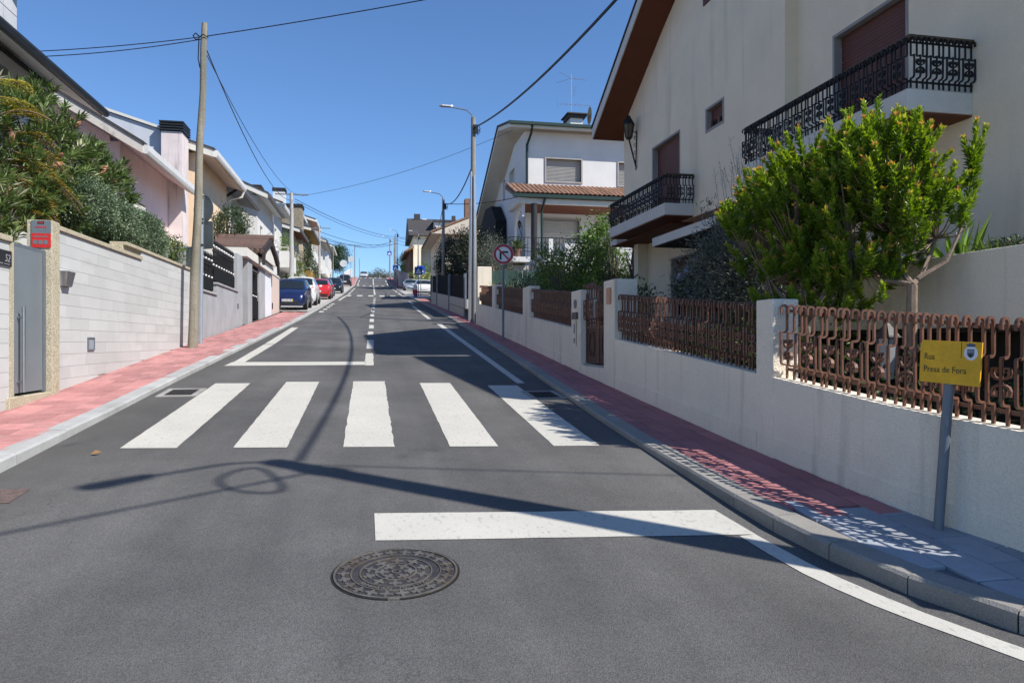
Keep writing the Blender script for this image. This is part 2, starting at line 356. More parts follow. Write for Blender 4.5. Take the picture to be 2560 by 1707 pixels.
# ---- kerbs: one stone after another along a polyline
def kerb(name, pts, h, w, side, m, ln=1.0):
    root = thing(name, None, None); tag(root, kind='structure')
    P = [Vector((p[0], p[1], 0)) for p in pts]; acc = [0]
    for i in range(1, len(P)): acc.append(acc[-1]+(P[i]-P[i-1]).length)
    def at(s):
        for i in range(1, len(P)):
            if s <= acc[i] or i == len(P)-1:
                q = (s-acc[i-1])/(acc[i]-acc[i-1]); p = P[i-1].lerp(P[i], q); t = (P[i]-P[i-1]).normalized(); return p, t
    s = 0; out = []
    while s < acc[-1]-.05:
        far = P and at(s)[0].y; l = (.5 if far < 4.3 else ln) if far < 70 else 4.0
        e = min(s+l, acc[-1]); a, ta = at(s+.004); b, tb = at(e-.004); s = e
        na = Vector((ta.y, -ta.x, 0))*side*w; nb = Vector((tb.y, -tb.x, 0))*side*w; c = .018
        za, zb = g(a.y), g(b.y); rj = random.uniform(-.003, .003); hA, hB = ((h(a.y), h(b.y)) if callable(h) else (h, h))
        mb = MB(); vs = []
        for p, nn, z, hh in ((a, na, za, hA+rj), (b, nb, zb, hB+rj)):
            u = nn.normalized()
            vs += [(*p.xy, z-.12), (*(p-u*0).xy, z+hh-c), (*(p+u*c).xy, z+hh), (*(p+nn).xy, z+hh), (*(p+nn).xy, z-.12)]
        fs = [(i, i+1, i+6, i+5) for i in range(4)]+[(0,1,2,3,4)[::-1], (5,6,7,8,9)]
        if side > 0: fs = [f[::-1] for f in fs]
        mb.add(vs, fs); mb.build('kerb_stone', m, root)
    return root
lpts = [(-14, 2.2), (-6, 2.5), (-4.2, 3.0), (-3.3, 3.9), (-2.95, 5.0)]+[(lk(y), y) for y in (6, 8, 11, 14, 18, 25, 30, 45, 68, 100, 124, 160, 172, 188)]
rpts = [(14, 1.2), (5.4, 1.5), (4.0, 1.85), (3.35, 2.3), (3.1, 2.62), (2.97, 2.82), (2.86, 3.03), (2.76, 3.26), (2.68, 3.55), (2.60, 3.93)]+[(rk(y), y) for y in (4.44, 6, 8, 11, 14, 18, 23, 30, 40, 58)]
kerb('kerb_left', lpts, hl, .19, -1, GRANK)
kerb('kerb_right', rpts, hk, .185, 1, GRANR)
kerb('kerb_right_far', [(rk(96), 96), (rk(124), 124), (3.42, 160), (3.42, 185)], .12, .17, 1, GRANR)
kerb('parking_kerb_right', [(3.42, 58.05), (3.42, 95.9)], .05, .17, 1, GRANK)

# ---- pavements
def poly_sheet(name, pts, dz, m):
    mb = MB(); mb.add([(x, y, g(y)+dz) for x, y in pts], [tuple(range(len(pts)))]); return mb.build(name, m)
wl_ = lambda y: -4.02
left_walk = sheet('pavement_left', lambda y: -4.1 if y < 33.7 else lk(y)-.9, lambda y: lk(y)-.1, 5.2, 33.7, lambda y: hl(y)-.028, JOINT, 1.0); tag(left_walk, kind='structure')
right_walk = sheet('pavement_right', lambda y: rk(y)+.1, lambda y: 3.75 if y < 12 else 4.3, 4.4, 58, lambda y: hk(y)-.028, JOINT, 1.0); tag(right_walk, kind='structure')
tag(poly_sheet('pavement_corner_left', [(-14, 2.3), (-6, 2.6), (-4.2, 3.1), (-3.4, 3.95), (-3.05, 5.0), (-3.0, 5.2), (-4.1, 5.2), (-14, 5.2)], .085, GREYP), kind='structure')
corner = poly_sheet('pavement_corner_right', [(2.66, 4.4), (2.70, 3.93), (2.86, 3.3), (3.08, 2.85), (3.45, 2.36), (4.1, 1.95), (5.5, 1.6), (14, 1.3), (14, 4.4)],   .072, mat('grey_joint', (.15, .155, .16), .95, .2, 8)); tag(corner, kind='structure')

def chamfer_block(sx, sy, h, c=.006):
    mb = MB(); a, b = sx/2, sy/2
    lo = [(-a,-b,0),(a,-b,0),(a,b,0),(-a,b,0)]; md = [(x, y, h-c) for x, y, _ in lo]; tp = [(x-math.copysign(c, x), y-math.copysign(c, y), h) for x, y, _ in lo]
    mb.add(lo+md+tp, [(0,1,5,4),(1,2,6,5),(2,3,7,6),(3,0,4,7),(4,5,9,8),(5,6,10,9),(6,7,11,10),(7,4,8,11),(8,9,10,11)]); return mb
def rib_tile(s=.298, h=.025, n=7):
    mb = MB(); a = s/2; mb.box(-a, a, -a, a, 0, h)
    for i in range(n):
        y = -a+s*(i+.5)/n; w = s/n*.32
        mb.add([(-a+.004, y-w, h), (a-.004, y-w, h), (a-.004, y+w, h), (-a+.004, y+w, h), (-a+.008, y-w*.5, h+.005), (a-.008, y-w*.5, h+.005), (a-.008, y+w*.5, h+.005), (-a+.008, y+w*.5, h+.005)],
               [(4,5,6,7),(0,1,5,4),(1,2,6,5),(2,3,7,6),(3,0,4,7)])
    return mb
slope = lambda y: math.atan((g(y+.5)-g(y-.5)))
pv_red = chamfer_block(.191, .391, .024, .008).mesh('paver', REDP)
pv_rr = chamfer_block(.191, .391, .024, .008).mesh('paver', REDR)
pv_gr = chamfer_block(.240, .390, .024, .008).mesh('paver', GREYP)
pv_rib = rib_tile().mesh('ribbed_paver', REDP)
def lay(me, name, x, y, dz, parent, rz=0):
    return link(name, me, parent, (x, y, g(y)+dz+random.uniform(-.0015, .0015)), (slope(y), random.uniform(-.004, .004), rz))
y = 5.4
while y < 11.2:
    for i in range(4):
        lay(pv_rib, 'ribbed_paver', -3.17-.3*i, y+.15, hl(y+.15)-.032, left_walk)
    y += .3
y = 11.42; r = 0
while y < 33.4:
    for i in range(6):
        yy = y+(.2 if i % 2 else 0); x = -3.02-.2*i+ (lk(y)+2.88)
        if x > -4.06 and yy < 33.5: lay(pv_red, 'paver', x-.02, yy, hl(yy)-.026, left_walk)
    y += .4
y = 4.22
while y < 30:
    for i in range(7):
        yy = y+(.2 if i % 2 else 0); x = rk(yy)+.25+.2*i
        if yy < 4.4: continue
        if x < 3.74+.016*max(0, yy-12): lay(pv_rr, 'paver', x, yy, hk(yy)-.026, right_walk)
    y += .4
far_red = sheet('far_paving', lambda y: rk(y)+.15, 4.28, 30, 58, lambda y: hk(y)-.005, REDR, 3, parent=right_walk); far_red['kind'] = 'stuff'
for i in range(16):
    for j in range(-6, 16):
        x = 2.7+(i-2)*.25; yv = 4.18-(j*.4+(.2 if i % 2 else 0))+.4
        if yv > 4.4 or yv < 1.6 or x > 6: continue
        kx = float(np.interp(yv, [1.2, 1.5, 1.85, 2.3, 2.82, 3.26, 3.93, 4.44], [14, 5.4, 4.0, 3.35, 2.97, 2.76, 2.6, 2.56]))
        if x < kx+.21: continue
        lay(pv_gr, 'paver', x, yv, .072, corner, 0)
# parking bays beyond the driveway, pale setts
pk = sheet('parking_left', lambda y: -5.4, lambda y: lk(y)-.1, 33.7, 118, .09, COBBLE, 2.0); tag(pk, kind='structure')
pkr = sheet('parking_right', lambda y: rk(y)+.1, lambda y: 8.5, 58, 96, .06, COBBLE, 2.0); tag(pkr, kind='structure')
fw = sheet('pavement_left_far', lambda y: -5.0, lambda y: lk(y)-.1, 118, 186, .1, REDP, 4); tag(fw, kind='structure')
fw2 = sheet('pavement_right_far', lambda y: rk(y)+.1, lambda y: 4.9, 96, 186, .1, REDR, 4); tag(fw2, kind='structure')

# ---- drains
IRON = mat('drain_iron', (.045, .042, .04), .7, .3, 8, .2, 120, .3, 90, metal=.3)
def drain(label, cx, cy, rz):
    t = thing('storm_drain', label, 'drain', (cx, cy, g(cy)), rz, 'storm drains at the kerb')
    mb = MB(); a, b, w = .25, .34, .075
    for q in ((-a, a, -b, -b+w), (-a, a, b-w, b), (-a, -a+w, -b+w, b-w), (a-w, a, -b+w, b-w)): mb.box(*q, -.05, .012)
    mb.build('frame', CONC, t)
    mb = MB(); mb.box(-a+w, a-w, -b+w, b-w, -.05, .003); mb.build('pit_shade', mat('pit_dark', (.012, .011, .01), .95), t)  # no hole below: black slab stands for the shade between the bars
    for i in range(10):
        x = -a+w+.012+i*(2*a-2*w-.024)/9; bm = MB(); bm.box(x-.007, x+.007, -b+w, b-w, -.045, .012); bm.build('grate_bar', IRON, t)
    for y in (-.09, .09): bm = MB(); bm.box(-a+w, a-w, y-.012, y+.012, -.04, .0125); bm.build('grate_bar', IRON, t)
    t.rotation_euler = (slope(cy), 0, rz); return t
drain('rusty drain grate in a pale concrete frame by the left kerb', -2.52, 10.53, 0)
drain('drain grate in the shade beside the right kerb', 2.40, 9.88, R_(2))
mb = MB(); mb.add([(x, y, g(y)+.004) for x, y in ((-2.75, 5.6), (-2.46, 5.58), (-2.47, 5.93), (-2.75, 5.96))], [(0,1,2,3)])
tag(mb.build('cover_plate', mat('rust_plate', (.12, .085, .075), .8, .3, 12, .2, 80, .4, 60)), 'small brown iron cover set in the asphalt at the left edge', 'cover')

# ---- manhole
def manhole(cx, cy, rad):
    t = thing('manhole_cover', 'round rusty cast iron manhole cover with raised flower pattern', 'manhole', (cx, cy, g(cy)))
    t.rotation_euler = (slope(cy), 0, R_(-4))
    BASE = mat('cast_iron', (.065, .06, .062), .6, .35, 9, .25, 120, .4, 70, metal=.5, stain=((.10, .08, .045), (9, 9, 9), .50, .6))
    TOP = mat('worn_iron', (.18, .165, .14), .5, .3, 9, .2, 160, .3, 80, metal=.5, stain=((.13, .09, .055), (6, 6, 6), .47, .8))
    def disc(r0, r1, z0, z1, n=64):
        mb = MB(); vs = []
        for j in range(n):
            a = 2*math.pi*j/n; c, s = math.cos(a), math.sin(a)
            vs += [(r0*c, r0*s, z1), (r1*c, r1*s, z1), (r1*c, r1*s, z0), (r0*c, r0*s, z0)]
        fs = []
        for j in range(n):
            k = (j+1) % n; fs += [(4*j, 4*j+1, 4*k+1, 4*k), (4*j+1, 4*j+2, 4*k+2, 4*k+1), (4*j+3, 4*j, 4*k, 4*k+3)]
        return mb.add(vs, fs)
    mb = MB(); n = 64; mb.add([(rad*math.cos(2*math.pi*j/n), rad*math.sin(2*math.pi*j/n), .0035) for j in range(n)], [tuple(range(n))]); mb.build('plate', BASE, t)
    disc(rad-.012, rad, -.01, .010).build('rim', TOP, t)
    disc(rad+.001, rad+.012, -.01, .0045).build('gap', mat('pit_dark', (.012, .011, .01), .95), t)
    fl = MB(); pts = []
    for j in range(24):   # four lobed flower
        a = 2*math.pi*j/24; r = .034*(.72+.34*math.cos(4*a)); pts.append((r*math.cos(a), r*math.sin(a)))
    fl.prism(pts, 2, .0035, .0085); me = fl.mesh('flower', TOP)
    for q, (rr, k) in enumerate(((.075, 6), (.15, 10), (.282, 22))):
        for j in range(k):
            a = 2*math.pi*(j+.5*(q % 2))/k; link('relief_flower', me, t, (rr*math.cos(a), rr*math.sin(a), random.uniform(-.001, .001)), (0, 0, a))
    disc(.106, .113, .0035, .0085).build('ring', TOP, t); disc(.190, .197, .0035, .009).build('ring', TOP, t); disc(.238, .245, .0035, .009).build('ring', TOP, t)
    disc(.018, .026, .0035, .009, 24).build('keyhole', TOP, t)
    def arc_text(s, r, a0, a1, flip):
        k = len(s)
        for i, ch in enumerate(s):
            if ch == ' ': continue
            a = R_(a0+(a1-a0)*(i+.5)/k); o = text('letter', ch, .036, TOP, t, ((r)*math.cos(a), (r)*math.sin(a), .006), (0, 0, a+(math.pi/2 if flip else -math.pi/2)), .003, 0, 'CENTER')
    arc_text('ÁGUAS DE GONDOMAR', .204, -35, -145, False)
    for s in (-1, 1): mb = MB(); mb.box(-.03, .03, s*rad-.012, s*rad+.012, 0, .009); mb.build('hinge', TOP, t)
    for a in (R_(60), R_(118)): mb = MB(); mb.box(-.012, .012, -.02, .02, 0, .0095); o = mb.build('lift_notch', JOINT, t); o.location = (rad*math.cos(a), rad*math.sin(a), 0); o.rotation_euler = (0, 0, a)
manhole(.14, 3.98, .335)
# ================================================================== RIGHT SIDE: garden wall, wrought iron, corner house
RENDER = mat('cream_render', (.88, .77, .58), .9, .05, 1.2, .05, 90, .45, 55, stain=((.50, .43, .33), (2.2, 2.2, .25), .55, .5))
WALLW = mat('white_roughcast', (.86, .77, .63), .92, .05, 1.5, .08, 110, 1.3, 60, stain=((.40, .34, .27), (6, 6, .45), .56, .6))
COPPER = mat('brown_iron', (.175, .082, .053), .5, .14, 6, .1, 60, .15, 60, metal=.15, spec=.5, rnd=.18, stain=((.07, .035, .022), (12, 12, 12), .54, .6))
DKCOP = mat('dark_brown_iron', (.075, .036, .026), .55, .15, 6, .1, 60, metal=.15)
BLACKI = mat('black_iron', (.018, .017, .018), .5, .2, 6, metal=.2, spec=.4)
SHUT = mat('brown_shutter', (.125, .052, .045), .55, .1, 3)
SHUTG = mat('grey_shutter', (.42, .40, .37), .6, .06, 3)
SOFF = mat('redbrown_soffit', (.145, .045, .022), .7, .12, 2, .06, 60)
FASC = mat('white_fascia', (.66, .64, .58), .85, .06, 2, .04, 80, .2, 60, stain=((.35, .32, .28), (2, 2, 1), .62, .4))
DKTILE = mat('dark_tile', (.055, .05, .05), .8, .25, 4, .1, 40)
TERR = mat('terracotta', (.27, .15, .095), .85, .2, 4, .2, 60, .3, 40, rnd=.2, stain=((.12, .10, .08), (6, 6, 6), .55, .6))
REDT = mat('red_flashing', (.22, .05, .035), .75, .15, 3, .1, 50)
GLASS = mat('dark_glass', (.02, .022, .024), .08, .1, 3, spec=.6)
FRAME = mat('stone_frame', (.33, .31, .29), .85, .1, 4, .1, 100)
WOODF = mat('brown_frame', (.16, .075, .04), .6, .2, 5)
GALV = mat('galvanised_grey', (.17, .20, .235), .5, .1, 5, metal=.4)
STEEL = mat('brushed_steel', (.55, .55, .55), .32, .08, 6, metal=.95)

def wx(y): return float(np.interp(y, [4.4, 10, 12, 25], [3.53, 3.52, 3.56, 3.72]))   # street face of the garden wall
WB = -.15; WT = .78
def wall_run(name, label, y0, y1, inset=0, group='roughcast garden wall sections'):
    t = thing(name, label, 'wall', (wx(y0), y0, g(y0)), 0, group)
    M_ = Matrix.Translation((-wx(y0), -y0, -g(y0)))
    mb = MB(); n = max(1, int((y1-y0)/1.5)); hb = MB(); plinth = MB()
    for i in range(n):
        a = y0+(y1-y0)*i/n; b = y0+(y1-y0)*(i+1)/n
        def hx(mb, o0, o1, z0, z1):
            mb.hexa([(wx(a)+o0, a, g(a)+z0), (wx(a)+o1, a, g(a)+z0), (wx(b)+o1, b, g(b)+z0), (wx(b)+o0, b, g(b)+z0), (wx(a)+o0, a, g(a)+z1), (wx(a)+o1, a, g(a)+z1), (wx(b)+o1, b, g(b)+z1), (wx(b)+o0, b, g(b)+z1)])
        hx(mb, 0, .2, WB, WT); hx(plinth, -.012, 0, WB, .24)
    for q, nm in ((mb, 'wall_body'), (plinth, 'plinth')):
        q.v = [tuple(M_ @ Vector(p)) for p in q.v]; q.build(nm, WALLW, t)
    return t
def pillar(label, y0, y1, top, depth=.26, x=None, extra=None):
    x0 = (wx((y0+y1)/2) if x is None else x)-.012; t = thing('wall_pillar', label, 'pillar', (x0, y0, g(y0)), 0, 'roughcast wall pillars')
    z0 = g(y0); mb = MB(); mb.box(0, depth, 0, y1-y0, WB, g((y0+y1)/2)-z0+top); mb.build('shaft', WALLW, t, bevel=.012)
    return t
# curved end of the wall towards the junction
def curved_wall():
    P = [(3.53, 4.4), (3.58, 4.0), (3.68, 3.55), (3.74, 3.1), (3.78, 2.72)]
    t = thing('garden_wall', 'low cream roughcast wall behind the yellow street name sign', 'wall', (3.53, 4.4, g(4.4)), 0, 'roughcast garden wall sections')
    mb = MB(); pl = MB(); n = len(P); N_ = []
    for i in range(n):
        a = Vector(P[max(i-1, 0)]); b = Vector(P[min(i+1, n-1)]); d = (b-a).normalized(); N_.append(Vector((-d.y, d.x)))
    o = Vector((3.53, 4.4, g(4.4)))
    for mbx, o0, o1, z0, z1 in ((mb, 0, .2, WB, WT), (pl, -.012, 0, WB, .24)):
        for i in range(n-1):
            pts = []
            for z in (z0, z1):
                for k, of in ((i, o0), (i, o1), (i+1, o1), (i+1, o0)):
                    p = Vector(P[k])+N_[k]*of; pts.append(Vector((p.x, p.y, g(P[k][1])+z))-o)
            mbx.hexa([pts[0], pts[3], pts[2], pts[1], pts[4], pts[7], pts[6], pts[5]])
    mb.build('wall_body', WALLW, t); pl.build('plinth', WALLW, t)
curved_wall()
pillar('cream corner pillar where the garden wall turns into the side street', 2.28, 2.72, 1.5, .42, x=3.79)
t = thing('garden_wall', 'low cream wall running along the side street past the corner pillar', 'wall', (4.2, 2.4, g(2.4)), 0, 'roughcast garden wall sections')
mb = MB(); mb.box(.005, 6, 0, .2, WB, WT); mb.build('wall_body', WALLW, t)
wall_run('garden_wall', 'low roughcast wall under the coppery iron fence, between sign and slim pillar', 4.4, 5.84)
wall_run('garden_wall', 'low roughcast wall under the long brown fence right of the gate', 6.12, 10.06)
wall_run('garden_wall', 'low roughcast wall under the brown fence left of the gate', 12.5, 16.23)
wall_run('garden_wall', 'low roughcast wall behind the round no right turn sign', 16.95, 21.2)
wall_run('garden_wall', 'short end of the low wall beside the lamp post', 21.75, 25.0)
pillar('slim cream pillar between the two nearest iron fence panels', 5.84, 6.12, 1.47)
pillar('tall cream gate pillar with an orange tile on its face', 10.06, 10.56, 1.64, .36)
gp = pillar('cream gate pillar with house number, bell plate and letter slot', 11.93, 12.5, 1.45, .3)
pillar('narrow cream pillar right of the round road sign', 16.23, 16.95, 1.47)
pillar('cream pillar beside the small sunlit rusty panel', 21.2, 21.75, 1.47)
BIG = thing('end_pillar', 'tall sunlit white roughcast block above the rusty panel', 'pillar', (3.7, 24.9, g(24.9)))
mb = MB(); mb.box(0, .5, .1, .55, -.2, 2.1); mb.build('shaft', WALLW, BIG, bevel=.015)
# small things on the gate pillars
ot = MB(); ot.box(3.49, 3.506, 10.20, 10.37, g(10.3)+1.28, g(10.3)+1.52)
tag(ot.build('wall_tile', mat('orange_tile', (.55, .27, .16), .5, .2, 12)), 'small orange glazed tile on the tall gate pillar', 'tile')
pw = mat('pale_print', (.62, .62, .62), .6)
o = thing('house_number', 'round grey number emblem on the left gate pillar', 'number', (3.535, 12.2, g(12.2)+1.22))
mb = MB(); mb.tube([(0, .07*math.cos(a), .07*math.sin(a)) for a in np.linspace(0, 2*math.pi, 20)], .008, 5); mb.build('ring', GALV, o)
mb = MB(); mb.box(-.006, 0, -.05, -.01, -.04, .04); mb.box(-.006, 0, .012, .05, -.04, .04); mb.build('digits', GALV, o)
mb = MB(); mb.box(3.52, 3.543, 12.06, 12.36, g(12.2)+.95, g(12.2)+1.07); tag(mb.build('name_plate', mat('slate_plate', (.06, .065, .07), .5)), 'dark name plate on the left gate pillar', 'plate')
o = thing('letter_slot', 'narrow metal letter slot with bell on the left gate pillar', 'letter slot', (3.535, 12.2, g(12.2)+.6))
mb = MB(); mb.box(-.012, 0, -.055, .055, -.1, .32); mb.build('plate', WALLW, o)
for z0, z1 in ((.1, .27), (-.07, .02)): mb = MB(); mb.box(-.018, -.012, -.03, .03, z0, z1); mb.build('flap', GALV, o)

# ---- wrought iron: every bar is bellied towards the street
def strip_xz(mb, path, w, d):
    sub = MB(); sub.strip(path, w, d); mb.add([(p[1], p[0], p[2]) for p in sub.v], [f[::-1] for f in sub.f])
def arc(cx, cz, r, a0, a1, n=7): return [(cx+r*math.cos(R_(a0+(a1-a0)*i/n)), cz+r*math.sin(R_(a0+(a1-a0)*i/n))) for i in range(n+1)]
def bar_mesh(m, H=.65, j=.06, scroll=False, w=.0165, name='bar'):
    k = H/.65; mb = MB()
    p = [(-.058, .565*k), (-.058, .6*k)]+arc(-.029, .606*k, .029, 180, 0, 6)+[(0, .57*k), (0, .44*k)]
    p += arc(-.03, .425*k, .03, 0, -90, 4)+[(-j, .395*k), (-j-.001, .385*k), (-j, .15*k)]
    p += arc(-j+.03, .14*k, .03, 180, 270, 4)+[(0, .108*k), (.001, .1*k), (0, -.012)]
    strip_xz(mb, p, w, w*1.15)
    if scroll:
        u = [(-.022, .305), (-.022, .335), (-.05, .335), (-.052, .305), (-.044, .283), (-.024, .272), (0, .27), (.024, .272), (.044, .283), (.052, .305), (.05, .335), (.022, .335), (.022, .305)]
        for sgn in (1, -1):
            q = [(y, (.252+sgn*(z-.252))*k) for y, z in u]; sub = MB(); sub.strip(q, .014, .026); mb.add([(x-j, y, z) for x, y, z in sub.v], sub.f)
    return mb.mesh(name, m)
BARS = {}
def fence(root, p0, p1, m, H=.65, pitch=.265, rz=0, rail=(.012, .032), j=.06):
    """bars and two rails from p0 to p1 (points relative to root); rz turns the belly outward"""
    key = (m.name, H)
    if key not in BARS: BARS[key] = (bar_mesh(m, H, j), bar_mesh(m, H, j, True, name='scroll_bar'))
    bar, sb = BARS[key]
    p0 = Vector(p0); p1 = Vector(p1); L = (p1-p0).length; d = (p1-p0)/L
    n = max(1, round(L/pitch)); s = L/n
    for i in range(n):
        for off, me, nm in ((.5, sb, 'scroll_bar'), (1-.03/s, bar, 'bar'), (.03/s, bar, 'bar')):
            link(nm, me, root, p0+d*((i+off)*s), (0, 0, rz))
    for z, nm in ((.585*H/.65, 'top_rail'), (.07, 'bottom_rail')):
        mb = MB(); a = p0+Vector((0,0,z)); b = p1+Vector((0,0,z)); nrm = Vector((-d.y, d.x, 0)).normalized()*.004; up = Vector((0,0,.013))
        sft = Vector((math.cos(rz), math.sin(rz), 0))*.013
        mb.hexa([a-nrm-up+sft, a+nrm-up+sft, b+nrm-up+sft, b-nrm-up+sft, a-nrm+up+sft, a+nrm+up+sft, b+nrm+up+sft, b-nrm+up+sft]); mb.build(nm, m, root)
def street_fence(label, y0, y1, m):
    t = thing('iron_fence', label, 'fence', (wx(y0)+.1, y0, g(y0)+WT), 0, 'bellied iron fence panels on the garden wall')
    fence(t, (0, 0, .012), (wx(y1)-wx(y0), y1-y0, g(y1)-g(y0)+.012), m); return t
street_fence('coppery iron fence panel with scroll bars behind the yellow sign', 4.42, 5.82, COPPER)
t = thing('iron_fence', 'coppery iron fence bending round the corner right of the yellow sign', 'fence', (3.63, 4.4, g(4.4)+WT), 0, 'bellied iron fence panels on the garden wall')
cp = [(0, 0), (.05, -.4), (.15, -.85), (.21, -1.3), (.25, -1.66)]
for a, b in zip(cp, cp[1:]):
    rz = math.atan2(b[0]-a[0], -(b[1]-a[1])); fence(t, (a[0], a[1], g(4.4+a[1])-g(4.4)+.012), (b[0], b[1], g(4.4+b[1])-g(4.4)+.012), COPPER, rz=rz)
street_fence('long dark brown iron fence panel right of the gate', 6.14, 10.04, COPPER)
street_fence('dark brown iron fence panel left of the gate pillar', 12.52, 16.21, COPPER)
street_fence('dark brown iron fence panel behind the round road sign', 16.97, 21.18, COPPER)
street_fence('small sunlit rusty iron fence panel near the lamp post', 21.77, 24.9, COPPER)
# rusty sheet behind the last panel
mb = MB(); mb.box(3.93, 3.95, 21.8, 24.85, g(21.8)+.8, g(24.85)+1.3)
tag(mb.build('privacy_sheet', mat('rust_sheet', (.24, .10, .05), .8, .3, 3, .15, 60)), 'rust brown sheet fixed behind the small sunlit fence panel', 'sheet')

# ---- garden gate
def gate():
    t = thing('garden_gate', 'brown iron double garden gate with panelled lower half', 'gate', (3.66, 10.58, 1.22))
    w = .665
    for i in range(2):
        y0 = .01+i*(w+.01)
        leaf = MB(); leaf.box(0, .03, y0, y0+w, .02, .6); lo = leaf.build('leaf_panel', DKCOP, t)
        fr = MB()
        for q in ((y0, y0+.04, .02, 1.2), (y0+w-.04, y0+w, .02, 1.2)): fr.box(-.01, .035, q[0], q[1], q[2], q[3])
        fr.box(-.01, .035, y0+.04, y0+w-.04, .6, .64); fr.build('leaf_frame', COPPER, t)
        c = y0+w/2; P = [(-.09, .14), (-.09, .2), (-.14, .24), (-.14, .42), (-.09, .46), (-.09, .53), (.09, .53), (.09, .46), (.14, .42), (.14, .24), (.09, .2), (.09, .14), (-.09, .14)]
        mb = MB(); mb.tube([(-.004, c+a, z) for a, z in P], .012, 5); mb.build('moulding', DKCOP, lo)
        fence(t, (-.01, y0+.05, .62), (-.01, y0+w-.05, .62), COPPER, .65+.1*i)
    mb = MB(); mb.box(-.05, .2, -.05, 1.36, -.22, .0); mb.build('step', FRAME, t)
gate()
mb = MB(); mb.hexa([(3.52, 10.56, .9), (3.66, 10.56, 1.0), (3.66, 11.93, 1.0), (3.52, 11.93, 1.0), (3.52, 10.56, 1.19), (3.66, 10.56, 1.19), (3.66, 11.93, 1.19), (3.52, 11.93, 1.19)])
tag(mb.build('gate_threshold', WALLW), 'cream threshold under the brown garden gate', 'step')

# ---- street name sign
def street_sign():
    t = thing('street_name_sign', 'yellow street name sign with coat of arms on a grey post', 'street sign', (3.48, 3.90, g(3.9)+.13))
    mb = MB(); mb.tube([(0, 0, -.1), (.062, -.03, .95)], .03, 16); mb.build('post', GALV, t, smooth=True)
    YEL = mat('yellow_enamel', (.80, .44, .028), .55, .1, 6, .06, 40, spec=.3, stain=((.40, .17, .03), (10, 10, 10), .60, .7))
    INK = mat('sign_ink', (.055, .06, .035), .6)
    Wd, Hh = .365, .262
    frame = Matrix.Translation((.062, -.055, 1.01)) @ Matrix.Rotation(R_(-72), 4, 'Z') @ Matrix.Rotation(R_(2.0), 4, 'Y')
    def place(o): o.matrix_local = frame @ o.matrix_local; return o
    mb = MB(); pts = [(-Wd/2, -Hh/2), (Wd/2, -Hh/2-.006), (Wd/2+.008, Hh/2-.004), (-Wd/2+.02, Hh/2), (-Wd/2+.002, Hh/2-.02)]
    mb.prism([(x, z) for x, z in pts], 1, -.045, -.033); b = mb.build('board', YEL, t); place(b)
    def sub(o): o.parent = b; return o
    rot = (R_(90), 0, 0)
    o = text('lettering', 'Rua', .055, INK, b, (-.155, -.0455, .012), rot, .001); k_ = .066/max(v.co.x for v in o.data.vertices); o.scale = (k_, 1.05, 1)
    o = text('lettering', 'Presa de Fora', .053, INK, b, (-.157, -.0455, -.066), rot, .001); k_ = .262/max(v.co.x for v in o.data.vertices); o.scale = (k_, 1.05, 1)
    mb = MB(); mb.box(.071, .0735, -.0465, -.045, .028, .127); mb.build('rule', INK, b)
    WHT = mat('white_print', (.72, .72, .72), .6); BLU = mat('blue_print', (.07, .10, .17), .6); DRK = mat('dark_print', (.03, .03, .03), .6)
    mb = MB(); mb.prism([(.128+.040*math.cos(q), .062+.044*math.sin(q)) for q in np.linspace(0, 6.28, 24)[:-1]], 1, -.047, -.045); mb.build('crest_disc', WHT, b)
    mb = MB(); mb.prism([(.101, .116), (.107, .1), (.149, .1), (.155, .116), (.144, .112), (.137, .121), (.128, .114), (.119, .121), (.112, .112)], 1, -.048, -.045); mb.build('crest_crown', BLU, b)
    mb = MB(); mb.prism([(.108, .085), (.148, .085), (.148, .055), (.142, .042), (.128, .032), (.114, .042), (.108, .055)], 1, -.0485, -.047); mb.build('crest_shield', BLU, b)
    mb = MB(); mb.prism([(.113, .046), (.128, .06), (.143, .046), (.128, .036)], 1, -.0495, -.0485); mb.build('crest_mount', DRK, b)
    for zz in (.066, .076): mb = MB(); mb.box(.111, .145, -.0495, -.0485, zz, zz+.002); mb.build('crest_bar', WHT, b)
street_sign()

# ---- corner house
def wall_cells(mb, X0, X1, ys, zs, holes):
    """wall between X0 and X1, cut into cells at ys/zs, leaving rectangular holes (y0,y1,z0,z1)"""
    ys = sorted(set(list(ys)+[h[i] for h in holes for i in (0, 1)])); zs = sorted(set(list(zs)+[h[i] for h in holes for i in (2, 3)]))
    for a, b in zip(ys, ys[1:]):
        run = None
        for c, d in zip(zs, zs[1:]):
            if any(h[0]-1e-6 <= a and b <= h[1]+1e-6 and h[2]-1e-6 <= c and d <= h[3]+1e-6 for h in holes):
                if run: mb.box(X0, X1, a, b, *run); run = None
                continue
            run = (run[0], d) if run else (c, d)
        if run: mb.box(X0, X1, a, b, *run)
def shutter_x(parent, X, y0, y1, z0, z1, m, step=.055, frame=.05, fm=None, name='roller_shutter'):
    """roller shutter with slats in an opening of a wall facing -X; frame as a sub-part"""
    mb = MB(); z = z0
    while z < z1-.001:
        e = min(z+step, z1); mb.add([(X+.012, y0, z), (X+.012, y1, z), (X, y1, z+step*.45), (X, y0, z+step*.45), (X, y1, e-.008), (X, y0, e-.008), (X+.014, y1, e), (X+.014, y0, e)], [(1,0,3,2),(2,3,5,4),(4,5,7,6)]); z = e
    o = mb.build(name, m, parent)
    if fm:
        fb = MB(); f = frame
        for q in ((y0-f, y0, z0-f, z1+f), (y1, y1+f, z0-f, z1+f), (y0, y1, z1, z1+f), (y0, y1, z0-f, z0)): fb.box(X-.138, X-.02, *q)
        fb.build('frame', fm, o)
    return o
